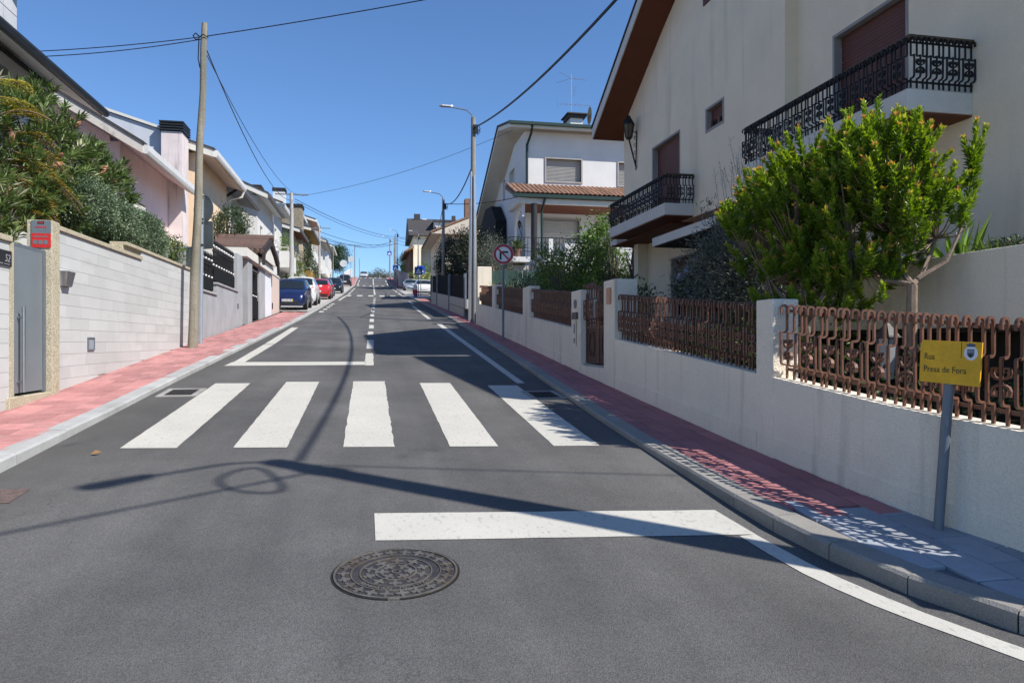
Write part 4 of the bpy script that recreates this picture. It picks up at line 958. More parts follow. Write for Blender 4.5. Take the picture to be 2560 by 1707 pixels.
cable('cable from the lamp post behind the white car to its neighbour', (4.15, 41.6, g(41.5)+5.95), (6.2, 70.5, g(70.5)+6.7), .7, .022)
cable('cable between the slim lamp posts above the parked cars', (6.2, 70.5, g(70.5)+6.7), (5.75, 88, g(88)+6.6), .6, .022)
cable('cable from the second lamp post over to the white house', (4.2, 41.5, g(41.5)+6.0), (7.6, 37.2, 9.2), .15, .02)
for k, (za, zb, sg) in enumerate(((5.9, 6.8, .7), (5.5, 6.9, .9), (5.2, 7.3, .7))):
    cable(['upper far cable strung across the street beyond the cars', 'middle far cable strung across the street beyond the cars', 'lowest far cable strung across the street beyond the cars'][k], (-4.6, 69, g(69)+za), (4.15, 113, g(113)+zb), sg, .022)
for k, (za, zb) in enumerate(((7.9, 6.6), (7.3, 6.2), (6.8, 6.0))):
    cable(['high cable from the far lamp post to the dark roofed house', 'middle cable from the far lamp post to the dark roofed house', 'low cable from the far lamp post to the dark roofed house'][k], (4.15, 113, g(113)+za), (10, 96, g(96)+zb), .5, .02)
cable('far cable between the thin pole and the hilltop lamp post', (-3, 148, g(148)+6.6), (3.75, 140, g(140)+7.6), .5, .025)

cable('cable leaving the junction lamp post towards the left', (4.6, 2.2, 7.2), (-10, -7.8, 7.4), .3, .02)
cable('cable leaving the junction lamp post towards the right', (4.65, 2.2, 7.5), (14, -.3, 8.2), .15, .012)
mb = MB(); mb.tube([(4.15+.05*math.sin(q*2), 1.88+.34*math.cos(q), 7.3+.34*math.sin(q)) for q in np.linspace(0, 13, 44)], .022, 5); tag(mb.build('cable_coil', BLACKI), 'coil of spare cable hanging beside the junction lamp post', 'cable')
# ---- road signs
SIGNBK = mat('sign_back_grey', (.20, .22, .225), .5, .1, 4, metal=.5)
ROADW = mat('sign_white', (.72, .73, .74), .45); ROADR = mat('sign_red', (.42, .03, .05), .45); ROADB = mat('sign_blue', (.02, .09, .42), .45); ROADK = mat('sign_black', (.02, .025, .03), .5)
def disc_y(mb, r, y0, y1, n=40, r_in=0):
    if r_in: 
        o = [(math.cos(2*math.pi*j/n), math.sin(2*math.pi*j/n)) for j in range(n)]
        vs = [(r*c, y0, r*s) for c, s in o]+[(r_in*c, y0, r_in*s) for c, s in o]
        mb.add(vs, [(j, (j+1) % n, n+(j+1) % n, n+j) for j in range(n)])
    else: mb.prism([(r*math.cos(2*math.pi*j/n), r*math.sin(2*math.pi*j/n)) for j in range(n)], 1, y0, y1)
t = thing('road_sign', 'round no right turn sign with red rim on a grey post', 'road sign', (3.42, 18.5, g(18.5)+.13))
mb = MB(); mb.tube([(0, .04, -.1), (0, .04, 2.35)], .032, 12); mb.build('post', GALV, t, smooth=True)
hd = Matrix.Translation((0, 0, 2.17)) @ Matrix.Rotation(R_(-9), 4, 'Z')
def onhead(o): o.matrix_local = hd @ o.matrix_local; return o
mb = MB(); disc_y(mb, .265, 0, .012); face = onhead(mb.build('disc', ROADW, t))
mb = MB(); disc_y(mb, .258, -.003, 0, 40, .196); mb.build('red_rim', ROADR, face)
mb = MB(); mb.box(-.1, -.048, -.004, -.001, -.14, .08); mb.box(-.048, .12, -.004, -.001, .03, .08); mb.add([(-.095, -.004, -.14), (-.0735, -.004, -.125), (-.095, -.004, -.12)], [(0,1,2)]); mb.build('arrow', ROADK, face)
mb = MB(); a = R_(-45); mb.hexa([(x*math.cos(a)-z*math.sin(a), y, x*math.sin(a)+z*math.cos(a)) for x, y, z in [(-.205, -.008, -.021), (.205, -.008, -.021), (.205, -.005, -.021), (-.205, -.005, -.021), (-.205, -.008, .021), (.205, -.008, .021), (.205, -.005, .021), (-.205, -.005, .021)]]); mb.build('slash', ROADR, face)
# pair of signs seen from behind next to the wooden pole
t = thing('road_sign', 'round and square road signs seen from behind beside the wooden pole', 'road sign', (-3.75, 17.3, g(17.3)+.1))
mb = MB(); mb.tube([(0, 0, -.1), (.02, .03, 3.3)], .045, 12); mb.build('post', mat('zinc_post', (.45, .50, .56), .4, .06, 4, metal=.6), t, smooth=True)
RB = mat('sign_edge', (.6, .61, .62), .5)
mb = MB(); disc_y(mb, .315, .07, .085); o = mb.build('round_plate', SIGNBK, t); o.rotation_euler = (0, 0, R_(-38)); o.location = (.0, .0, 3.02)
mb = MB(); mb.prism([(-.27, -.31), (.27, -.31), (.31, -.27), (.31, .27), (.27, .31), (-.27, .31), (-.31, .27), (-.31, -.27)], 1, .07, .085); o = mb.build('square_plate', SIGNBK, t); o.rotation_euler = (0, 0, R_(-38)); o.location = (.0, .0, 2.42)
for z in (3.25, 2.76, 2.68, 2.18): mb = MB(); mb.tube([(0, 0, z), (0, 0, z+.04)], .06, 10); mb.build('clamp', BLACKI, t)
def crossing_sign(label, x, y, h, sz, back=False, square=True, base=.1):
    t = thing('road_sign', label, 'road sign', (x, y, g(y)+base), 0, 'far road signs')
    mb = MB(); mb.tube([(0, .05, -.1), (0, .05, h+sz*.4)], .035, 8); mb.build('post', GALV, t)
    mb = MB(); r = sz/2
    if square: mb.box(-r, r, 0, .02, h-r, h+r)
    else: mb.prism([(r*math.cos(2*math.pi*j/24), h+r*math.sin(2*math.pi*j/24)) for j in range(24)], 1, 0, .02)
    f = mb.build('plate', mat('sign_back_pale', (.55, .57, .58), .5) if back else ROADB, t)
    if not back:
        mb = MB(); mb.add([(-r*.75, -.004, h-r*.65), (r*.75, -.004, h-r*.65), (0, -.004, h+r*.65)], [(0,1,2)]); mb.build('white_triangle', ROADW, f)
        mb = MB(); k = r*.5
        for p in ([(-.06, .45), (.06, .45), (.08, .3), (0, .22), (-.08, .3)], [(-.1, .2), (.12, .2), (.1, -.25), (-.08, -.25)], [(-.08, -.25), (.02, -.25), (-.22, -.9), (-.34, -.9)], [(0, -.25), (.1, -.25), (.36, -.9), (.24, -.9)], [(-.1, .18), (-.32, -.12), (-.26, -.18), (-.08, .02)], [(.12, .18), (.32, -.08), (.26, -.16), (.1, 0)]):
            mb.add([(a*k, -.008, h-.12*r+b*k*.75) for a, b in p], [tuple(range(len(p)))])
        mb.build('walking_figure', ROADK, f)
    return t
crossing_sign('blue pedestrian crossing sign in front of the parked white car', 4.35, 66.2, 2.3, .72)
crossing_sign('second blue sign half hidden behind the crossing sign', 4.75, 69, 2.45, .75)
crossing_sign('blue pedestrian crossing sign left of the pale lamp post', 3.85, 112, 2.9, .85)
crossing_sign('small blue crossing sign high at the top of the street', 3.6, 138, 5.4, .8)
crossing_sign('white round sign seen from behind in front of the dark tree', -2.75, 78, 3.0, .75, True, False)
crossing_sign('pale square sign seen from behind near the far wall', -3.0, 118, 4.2, .85, True)
# hydrant
t = thing('fire_hydrant', 'red and white fire hydrant with blue foot at the crossing', 'hydrant', (3.85, 62.5, g(62.5)+.1))
mb = MB(); mb.tube([(0, 0, 0), (0, 0, .18)], .16, 12); mb.build('foot', ROADB, t)
mb = MB(); mb.tube([(0, 0, .18), (0, 0, .62)], .17, 12); mb.ball((-.17, 0, .45), .07); mb.ball((.17, 0, .45), .07); mb.build('barrel', ROADR, t)
mb = MB(); mb.tube([(0, 0, .62), (0, 0, .95), (0, 0, 1.05)], [.17, .165, .1], 12); mb.build('cap', ROADW, t)
# ================================================================== LEFT SIDE
TILEW = mat('pale_stone_tile', (.52, .525, .51), .75, .06, 1.1, .03, 90, .12, 40, rnd=.06, stain=((.40, .385, .36), (1.2, 1.2, 6), .55, .5))
GROUT = mat('tile_grout', (.47, .46, .44), .95, .1, 5)
PEBBLE = mat('pebble_dash', (.45, .40, .29), .9, .1, 3, .45, 75, .8, 75)
GRANW = mat('granite_wall', (.36, .37, .38), .85, .12, 1.5, .22, 70, .3, 90, stain=((.24, .245, .25), (1.2, 1.2, .5), .52, .6))
GATEM = mat('grey_gate_metal', (.23, .265, .285), .5, .08, 1.5, metal=.35, stain=((.16, .18, .19), (1.5, 1.5, .5), .55, .5))
def tile_wall():
    t = thing('tiled_wall', 'long pale stone tiled garden wall with stepped stone coping', 'wall', (-4.0, 10.3, g(10.3)))
    O = Vector((-4.0, 10.3, g(10.3)))
    def B(mb, nm, m, p=t, **k):
        if p is t: mb.v = [tuple(Vector(q)-O) for q in mb.v]
        return mb.build(nm, m, p, **k)
    mb = MB(); mb.box(-4.22, -4.012, 10.28, 13.88, .7, 3.04); mb.box(-4.22, -4.012, 13.88, 17.55, .9, 3.2); B(mb, 'wall_core', GROUT)
    # tiles in courses, each its own piece
    rowh = .163; z = 3.06-rowh*14; r = 0
    niche = (11.37, 11.62, 1.47, 1.66)
    while z < 3.2:
        y = 10.29-(.0, .31, .18, .45)[r % 4]
        while y < 17.55:
            l = (.66, .66, .5, .82)[random.randrange(4)]; a = max(y, 10.29); b = min(y+l, 17.55); y += l
            if b-a < .04: continue
            top = min(z+rowh, 3.045 if (a+b)/2 < 13.88 else 3.2)
            if top-z < .03 or top < g(b)+.03: continue
            if a < 13.88 < b and z > 2.9: continue
            d = random.uniform(0, .0014)
            mb = MB(); c = .0009; xx = -4.0+d-.002
            mb.add([(-4.012, a+c, z+c), (-4.012, b-c, z+c), (-4.012, b-c, top-c), (-4.012, a+c, top-c), (xx, a+2*c, z+2*c), (xx, b-2*c, z+2*c), (xx, b-2*c, top-2*c), (xx, a+2*c, top-2*c)], [(4,5,6,7),(0,1,5,4),(1,2,6,5),(2,3,7,6),(3,0,4,7)])
            B(mb, 'stone_tile', TILEW)
        z += rowh; r += 1
    mb = MB(); mb.box(-4.24, -3.97, 10.25, 13.86, 3.05, 3.11); B(mb, 'coping', PEBBLE, bevel=.006)
    mb = MB(); mb.box(-4.24, -3.97, 13.0, 17.58, 3.205, 3.26); mb.box(-4.21, -4.03, 12.98, 13.87, 3.11, 3.205); B(mb, 'coping', PEBBLE, bevel=.006)
    mb = MB(); mb.box(-4.23, -3.94, 10.05, 10.28, .7, 3.13); B(mb, 'gate_pillar', PEBBLE, bevel=.008)
    # niche light
    mb = MB(); mb.box(-4.0, -3.992, niche[0]+.02, niche[1]-.02, niche[2]+.02, niche[3]-.02); B(mb, 'niche_glass', mat('niche_glass', (.30, .33, .37), .25, .1, 20))
    mb = MB()
    for y0, y1, z0, z1 in ((niche[0], niche[0]+.02, niche[2], niche[3]), (niche[1]-.02, niche[1], niche[2], niche[3]), (niche[0]+.02, niche[1]-.02, niche[2], niche[2]+.02), (niche[0]+.02, niche[1]-.02, niche[3]-.02, niche[3])): mb.box(-4.0, -3.982, y0, y1, z0, z1)
    B(mb, 'niche_frame', GALV)
tile_wall()
def near_wall():
    t = thing('tiled_wall', 'pale tiled wall end with the house number left of the metal gate', 'wall', (-4.0, 9.1, g(9.1)))
    O = Vector((-4.0, 9.1, g(9.1)))
    def B(mb, nm, m, **k): mb.v = [tuple(Vector(q)-O) for q in mb.v]; return mb.build(nm, m, t, **k)
    mb = MB(); mb.box(-4.3, -4.012, 4.5, 9.08, .3, 2.72); B(mb, 'wall_core', GROUT)
    z = 2.72-.163*14; r = 0
    while z < 2.7:
        y = 4.5-.3*(r % 2)
        while y < 9.08:
            a = max(y, 4.5); b = min(y+.66, 9.08); y += .66
            if b-a < .05: continue
            mb = MB(); c = .001; mb.add([(-4.012, a+c, z+c), (-4.012, b-c, z+c), (-4.012, b-c, z+.163-c), (-4.012, a+c, z+.163-c), (-4.0, a+2*c, z+2*c), (-4.0, b-2*c, z+2*c), (-4.0, b-2*c, z+.163-2*c), (-4.0, a+2*c, z+.163-2*c)], [(4,5,6,7),(0,1,5,4),(1,2,6,5),(2,3,7,6),(3,0,4,7)]); B(mb, 'stone_tile', TILEW)
        z += .163; r += 1
    mb = MB(); mb.box(-4.34, -3.97, 4.5, 9.1, 2.725, 2.79); B(mb, 'coping', PEBBLE, bevel=.006)
    mb = MB(); mb.box(-4.3, -3.985, 9.082, 9.16, .3, 2.724); B(mb, 'end_cap', PEBBLE)
near_wall()
t = thing('metal_gate', 'tall plain grey metal gate with a long steel pull bar', 'gate', (-4.035, 9.2, .98))
mb = MB(); mb.box(-.02, .02, 0, .76, .02, 1.72); mb.build('leaf', GATEM, t)
mb = MB(); mb.box(-.024, .024, -.0, .03, .0, 1.76); mb.box(-.026, .026, .77, .845, .0, 1.76); mb.box(-.02, .02, .03, .77, 1.722, 1.76); mb.build('frame', GALV, t)
mb = MB(); mb.tube([(.09, .1, .03), (.09, .1, 1.02)], .02, 12); mb.tube([(.02, .1, .15), (.09, .1, .15)], .01, 6); mb.tube([(.02, .1, .9), (.09, .1, .9)], .01, 6); mb.build('pull_bar', STEEL, t, smooth=True)
mb = MB(); mb.box(-4.3, -3.96, 9.0, 10.28, .80, .965); tag(mb.build('gate_step', PEBBLE, bevel=.008), 'granite step under the grey metal gate', 'step')
# house number plate
t = thing('number_plate', 'black house number plate 52 on the pale tiled wall', 'number plate', (-3.985, 8.98, 2.53))
BLKP = mat('black_plate', (.022, .022, .024), .5, .1, 4); SILV = mat('silver_print', (.6, .6, .62), .35, metal=.6)
mb = MB(); mb.box(-.006, .008, -.22, .11, -.085, .085); mb.build('plate', BLKP, t)
text('digits', '52', .12, SILV, t, (.0085, -.05, -.04), (R_(90), 0, R_(90)), .002, .25)
mb = MB(); mb.box(.008, .01, -.2, -.09, -.07, -.062); mb.box(.008, .01, -.06, .06, -.07, -.062); mb.build('line', SILV, t)
# alarm sign on the gate pillar
t = thing('alarm_sign', 'red and grey alarm company sign on the pebble dash gate pillar', 'sign', (-4.063, 10.048, 2.93))
t.scale = (.83, 1, .74)
GRS = mat('sign_slate', (.13, .16, .18), .35); RDS = mat('sign_scarlet', (.52, .025, .02), .4); 
mb = MB(); mb.box(-.132, .132, -.012, 0, .04, .26); mb.build('upper_panel', GRS, t)
mb = MB(); mb.box(-.132, .132, -.013, 0, -.2, .04); lp = mb.build('lower_panel', RDS, t)
mb = MB(); mb.box(-.045, .045, -.015, -.012, .2, .245); mb.build('badge', ROADK, t)
mb = MB(); mb.box(-.032, .032, -.0165, -.015, .214, .23); mb.build('badge_mark', RDS, t)
for k in range(6): mb = MB(); mb.box(-.08+k*.027, -.062+k*.027, -.0145, -.012, .13, .16+.008*(k % 2)); mb.build('letter_mark', RDS, t)
for k in range(10): mb = MB(); mb.box(-.105+k*.021, -.092+k*.021, -.0155, -.013, -.03, -.008+.006*(k % 3)); mb.build('letter_mark', GRS, t)
for k in range(3): mb = MB(); mb.box(-.108+k*.075, -.052+k*.075, -.0155, -.013, -.145, -.075); mb.build('pictogram', GRS, t)
# steel wall light
t = thing('wall_light', 'tapered stainless steel wall light on the pale tiled wall', 'wall light', (-4.0, 10.56, 2.43))
mb = MB(); mb.hexa([(0, -.12, -.1), (.07, -.11, -.1), (.07, .09, -.1), (0, .10, -.1), (0, -.15, .1), (.1, -.14, .1), (.1, .13, .1), (0, .14, .1)]); mb.build('shade', STEEL, t, bevel=.004)
mb = MB(); mb.box(.0, .06, -.1, .08, -.104, -.1); mb.build('underside', ROADK, t)
tag(sheet('garden_ground_left', -14, -4.25, 5.3, 33, 1.15, SOIL, 2.0), kind='structure')

# ---- granite wall with iron railing
BALL = mat('silver_ball', (.62, .62, .60), .4, .1, 8, metal=.3)
def granite():
    t = thing('granite_wall', 'grey granite wall with stepped coping beyond the wooden pole', 'wall', (-4.0, 20, g(20)))
    O = Vector((-4.0, 20, g(20)))
    def B(mb, nm, m, **k): mb.v = [tuple(Vector(q)-O) for q in mb.v]; return mb.build(nm, m, t, **k)
    mb = MB(); mb.box(-4.25, -4.0, 17.6, 20.3, 1.2, 2.82); mb.box(-4.25, -4.0, 20.3, 23.4, 1.4, 3.12); B(mb, 'wall_body', GRANW)
    mb = MB(); mb.box(-4.3, -3.96, 17.6, 20.28, 2.822, 2.87); mb.box(-4.3, -3.96, 20.26, 23.4, 3.122, 3.17); B(mb, 'coping', GRANK, bevel=.005)
    mb = MB(); mb.box(-4.7, -3.995, 17.58, 17.9, 1.2, 3.72); mb.box(-4.75, -3.97, 17.56, 17.92, 3.722, 3.76); B(mb, 'end_pier', GRANW)
    mb = MB(); mb.box(-3.998, -3.985, 23.3, 23.52, 2.62, 2.76); B(mb, 'meter_plate', GALV)
granite()
def ball_bar():
    mb = MB(); mb.box(-.012, .012, -.012, .012, 0, .92); mb.tube([(0, 0, .92), (0, 0, 1.0)], [.03, .002], 6); return mb
def railing(label, y0, y1, z0, H, n, name='iron_railing', x=-4.1):
    t = thing(name, label, 'railing' if name == 'iron_railing' else 'gate', (x, y0, z0), 0, 'black railings with silver balls')
    bar = MB(); bar.box(-.014, .014, -.014, .014, 0, H); bm = bar.mesh('bar', BLACKI); bl = MB(); bl.ball((0, 0, 0), .036, 8, 6); blm = bl.mesh('ball', BALL, True)
    sp = MB(); sp.tube([(0, 0, 0), (0, 0, .05), (0, 0, .15)], [.018, .03, .003], 6); spm = sp.mesh('spear', BLACKI)
    for i in range(n):
        y = (y1-y0)*(i+.5)/n; b = link('bar', bm, t, (0, y, 0))
        if i % 2 == 0: link('ball', blm, b, (0, 0, H+.03)); link('ball', blm, b, (0, 0, H*.5))
        link('spear', spm, b, (0, 0, H+.07))
    for z in (.08, H*.42, H*.58, H-.1): mb = MB(); mb.box(-.018, .018, 0, y1-y0, z-.016, z+.016); mb.build('rail', BLACKI, t)
    mb = MB(); mb.box(.022, .028, 0, y1-y0, .06, H*.42); mb.build('backing_sheet', DKMESH, t)
    return t
railing('lower black iron railing with silver balls next to the wooden pole', 18.0, 20.25, 2.87, .82, 13)
railing('upper black iron railing with silver balls before the tiled gateway', 20.3, 23.3, 3.17, .95, 17)
def gateway():
    t = thing('entrance_gateway', 'granite gateway with dark tiled little roof over the entrance', 'gateway', (-4.0, 26.8, g(26.8)))
    O = Vector((-4.0, 26.8, g(26.8)))
    def B(mb, nm, m, **k): mb.v = [tuple(Vector(q)-O) for q in mb.v]; return mb.build(nm, m, t, **k)
    for a, b, x in ((23.4, 24.3, -4.0), (24.9, 25.75, -3.93), (27.75, 29.1, -3.97)):
        mb = MB(); mb.box(x-.35, x, a, b, 1.6, 4.32); B(mb, 'pillar', GRANW, bevel=.01)
    DKW = mat('dark_timber', (.035, .028, .026), .7, .2, 4); DKT = mat('dark_roof_tile', (.12, .075, .062), .8, .3, 5, .2, 40, rnd=.25, stain=((.05, .045, .045), (5, 5, 5), .5, .6))
    mb = MB(); mb.box(-5.3, -3.85, 24.2, 30.6, 4.322, 4.6); B(mb, 'white_beam', FASC)
    ridge = (28.7, 5.42); eN = (26.6, 4.78); eF = (30.8, 4.78)
    mb = MB(); mb.prism([eN, ridge, eF, (30.8, 4.66), (28.7, 5.28), (26.6, 4.66)], 0, -5.5, -3.72); B(mb, 'roof_board', DKW)
    for e in (eN, eF):
        for k in range(5):
            q = (k+.45)/5; y = e[0]+(ridge[0]-e[0])*q; z = e[1]+(ridge[1]-e[1])*q+.03
            mb = MB(); x = -5.55
            while x < -3.75: mb.tube([(x, y, z), (min(x+.46, -3.66), y, z+.01)], [.14, .12], 8); x += .45
            B(mb, 'roof_tile_course', DKT, smooth=True)
    mb = MB(); mb.tube([(-5.6, ridge[0], ridge[1]+.1), (-3.6, ridge[0], ridge[1]+.1)], .13, 8); B(mb, 'ridge_tile', DKT, smooth=True)
    mb = MB()
    for k in range(11): mb.tube([(-5.5+k*.178, 26.45, 4.74), (-5.5+k*.178, 26.75, 4.82)], .075, 7)
    B(mb, 'eave_tiles', DKT, smooth=True)
    for s in (-1, 1):
        pts = [(28.7, 5.5), (28.7+s*2.2, 4.85), (28.7+s*2.2, 4.3), (28.7+s*2.0, 4.3), (28.7+s*1.85, 4.68), (28.7+s*.9, 5.05), (28.7, 5.25)]
        mb = MB(); mb.prism(pts, 0, -3.72, -3.64); B(mb, 'bargeboard', DKW)
    mb = MB(); mb.prism([(26.9, 4.6), (30.5, 4.6), (30.3, 4.72), (28.7, 5.2), (27.1, 4.72)], 0, -3.8, -3.74); B(mb, 'gable_panel', FASC)
gateway()
railing('tall black iron entrance gate under the tiled gateway roof', 25.78, 27.72, g(26)+.12, 1.75, 10, 'iron_gate', -4.05)
WPANEL = mat('white_panel', (.74, .76, .80), .6, .04, 2)
mb = MB(); mb.hexa([(-4.1, 29.12, 2.3), (-3.98, 29.12, 2.3), (-3.98, 31.0, 2.4), (-4.1, 31.0, 2.4), (-4.1, 29.12, g(29.1)+1.83), (-3.98, 29.12, g(29.1)+1.83), (-3.98, 31.0, g(31)+1.63), (-4.1, 31.0, g(31)+1.63)])
tag(mb.build('side_gate', WPANEL), 'plain white panel gate beyond the granite gateway', 'gate')
PINKW = mat('pinkish_wall', (.60, .49, .43), .9, .08, 1.5, .08, 60, .3, 50, stain=((.4, .33, .3), (2, 2, .6), .55, .5))
t = thing('garden_wall', 'pinkish end wall beside the parked blue car', 'wall', (-4.0, 31, g(31)))
mb = MB(); mb.box(-.2, .02, .02, 2.6, -.2, 1.75); mb.box(-3, .0, 2.35, 2.6, -.2, 1.7); mb.build('wall_body', PINKW, t)
mb = MB(); mb.box(-.24, .05, .0, 2.63, 1.752, 1.8); mb.build('coping', FASC, t)
mb = MB(); mb.box(.02, .05, .1, .25, .3, .55); mb.build('valve_box', ROADK, t)

# ---- row houses up the hill on the left: each has a street front, a gable end towards us, eaves, openings
PINK = mat('pink_render', (.80, .64, .61), .9, .06, 1.2, .05, 80, .35, 50, stain=((.45, .33, .31), (1.5, 1.5, .6), .58, .5))
PEACH = mat('peach_render', (.80, .61, .42), .9, .05, 1.2, .05, 80, .35, 50, stain=((.5, .38, .27), (1.5, 1.5, .6), .62, .4))
BLUW = mat('bluewhite_render', (.52, .55, .60), .9, .06, 1.0, .06, 60, .35, 50, stain=((.40, .42, .46), (1.5, 1.5, .8), .5, .6))
GREYM = mat('grey_gutter', (.30, .30, .30), .5, .1, 4); PALEG = mat('pale_gutter', (.66, .65, .62), .5, .08, 4)
AWN = mat('ochre_awning', (.36, .22, .06), .8, .15, 4); STONEC = mat('brown_stone', (.26, .22, .16), .9, .3, 5, .3, 20, .5, 15)
GREYTILE = mat('grey_stone_tile', (.30, .31, .32), .8, .1, 3, .2, 60, rnd=.15)
def rowhouse(name, label, Xw, Y0, Y1, Ze, Xe, Ye0, Ye1, pitch, wallm, fasc=FASC, soff=FASC, gut=PALEG, wins=(), balc=(), back=7, tiles=DKTILE, gable_m=None, thick=.22, chim=None, brace=False, zb=None):
    zb = g(Y0) if zb is None else zb
    t = thing(name, label, 'house', (Xw, Y0, zb)); O = Vector((Xw, Y0, zb))
    def B(mb, nm, m, p=t, **k):
        if p is t: mb.v = [tuple(Vector(q)-O) for q in mb.v]
        return mb.build(nm, m, p, **k)
    zw = Ze+pitch*(Xe-Xw)-.02
    holes = [(w[0], w[1], w[2], w[3]) for w in wins]
    mb = MB(); wall_cells(mb, Xw-.25, Xw, (Y0, Y1), (zb-.5, zw), holes); B(mb, 'front_wall', wallm)
    mb = MB(); mb.prism([(Xw-.25, zb-.5), (Xw-.25, zw+.15), (Xw-back, zw+pitch*back), (Xw-back, zb-.5)], 1, Y0, Y0+.25); mb.prism([(Xw-.25, zb-.5), (Xw-.25, zw+.15), (Xw-back, zw+pitch*back), (Xw-back, zb-.5)], 1, Y1-.25, Y1); B(mb, 'gable_wall', gable_m or wallm)
    zx = lambda x: Ze+pitch*(Xe-x)
    xb = Xw-back
    mb = MB(); mb.prism([(Xe, Ze), (xb, zx(xb)), (xb, zx(xb)+thick), (Xe, Ze+thick)], 1, Ye0, Ye1); B(mb, 'roof_slab', soff)
    mb = MB(); mb.prism([(Xe+.02, Ze-.02), (xb, zx(xb)-.02), (xb, zx(xb)+thick+.03), (Xe+.02, Ze+thick+.03)], 1, Ye0-.05, Ye0); B(mb, 'verge', fasc)
    mb = MB(); mb.prism([(Xe+.06, Ze+thick+.005), (xb, zx(xb)+thick+.04), (xb, zx(xb)+thick+.12), (Xe+.06, Ze+thick+.08)], 1, Ye0-.08, Ye1); B(mb, 'roof_tiles', tiles)
    mb = MB(); mb.prism([(Xe+.02, Ze+.02), (Xe+.05, Ze-.02), (Xe+.13, Ze-.02), (Xe+.16, Ze+.06), (Xe+.16, Ze+thick), (Xe+.02, Ze+thick)], 1, Ye0-.02, Ye1); B(mb, 'gutter', gut)
    for w in wins:
        m_ = w[4] if len(w) > 4 else GLASS
        mb = MB(); mb.box(Xw-.14, Xw-.1, w[0], w[1], w[2], w[3]); o = B(mb, 'window', m_)
        fb = MB(); f = .05
        for q in ((w[0], w[0]+f, w[2], w[3]), (w[1]-f, w[1], w[2], w[3]), (w[0]+f, w[1]-f, w[3]-f, w[3]), (w[0]+f, w[1]-f, w[2], w[2]+f)): fb.box(Xw-.099, Xw-.06, *q)
        fb.v = [tuple(Vector(p)-O) for p in fb.v]; fb.build('frame', FASC, o)
    for b in balc:  # y0,y1,z,depth,height,material
        mb = MB(); d = b[3]; mb.box(Xw+.001, Xw+d, b[0], b[1], b[2]-.2, b[2]); h = b[4]
        mb.box(Xw+d-.1, Xw+d, b[0], b[1], b[2], b[2]+h); mb.box(Xw+.001, Xw+d-.1, b[0], b[0]+.1, b[2], b[2]+h); B(mb, 'balcony', b[5])
        mb = MB(); mb.tube([(Xw+.05, b[0]+.05, b[2]+h+.22), (Xw+d-.05, b[0]+.05, b[2]+h+.22), (Xw+d-.05, b[1], b[2]+h+.22)], .025, 5)
        for k in range(5): mb.tube([(Xw+d-.05, b[0]+.05+(b[1]-b[0]-.1)*k/4, b[2]+h), (Xw+d-.05, b[0]+.05+(b[1]-b[0]-.1)*k/4, b[2]+h+.22)], .02, 4)
        B(mb, 'balcony_rail', FASC)
    if chim:
        x0, x1, y0, y1, z0, z1, cm = chim
        mb = MB(); mb.box(x0, x1, y0, y1, z0, z1); c = B(mb, 'chimney', cm)
        for k in range(3): mb = MB(); mb.box(x0-.06, x1+.06, y0-.06, y1+.06, z1+.03+k*.09, z1+.08+k*.09); mb.v = [tuple(Vector(p)-O) for p in mb.v]; mb.build('cap_slat', DKTILE, c)
        mb = MB(); mb.box(x0+.05, x1-.05, y0+.05, y1-.05, z1, z1+.25); mb.v = [tuple(Vector(p)-O) for p in mb.v]; mb.build('flue', ROADK, c)
    if brace:
        mb = MB(); mb.tube([(Xw, Ye0+.35, Ze-.45), (Xe-.05, Ye0+.3, Ze+.0)], .06, 6); B(mb, 'brace', BLACKI)
    return t, O, B
# dark eaved house at the left edge
t, O, B = rowhouse('eaved_house', 'house with black roof edge and stone chimney at the top left corner', -6.9, 6, 17.7, 6.76, -6.02, 1, 18.0, .6, WHITE, fasc=ROADK, soff=mat('pale_soffit', (.82, .80, .76), .9, .05, 1), gut=ROADK, thick=.10, brace=True, zb=1.4)
for i in range(6):
    for j in range(8):
        y1 = 15.9-.62*i-(.3 if j % 2 else 0); z0 = 4.0+.36*j
        mb = MB(); mb.box(-6.9, -6.87, y1-.6, y1, z0, z0+.335); B(mb, 'stone_slab', GREYTILE)
mb = MB(); mb.box(-6.9, -6.84, 6, 17.7, 7.13, 7.2); B(mb, 'black_trim', ROADK)
for i in range(2):
    for j in range(6):
        mb = MB(); mb.box(-7.6, -6.95, 15.0+i*.56, 15.53+i*.56, 7.35+j*.38, 7.71+j*.38); B(mb, 'chimney_stone', mat('pale_granite', (.52, .53, .54), .85, .08, 3, .2, 60, rnd=.06))
mb = MB(); mb.box(-7.58, -6.97, 15.02, 16.05, 7.2, 9.6); B(mb, 'chimney_core', ROADK)
mb = MB(); mb.tube([(-6.95, 15.5, 8.75), (-6.6, 16.2, 8.8)], .16, 12); mb.tube([(-6.7, 16.0, 8.79), (-6.62, 16.15, 8.8)], .19, 12); B(mb, 'flue_pipe', ROADK)
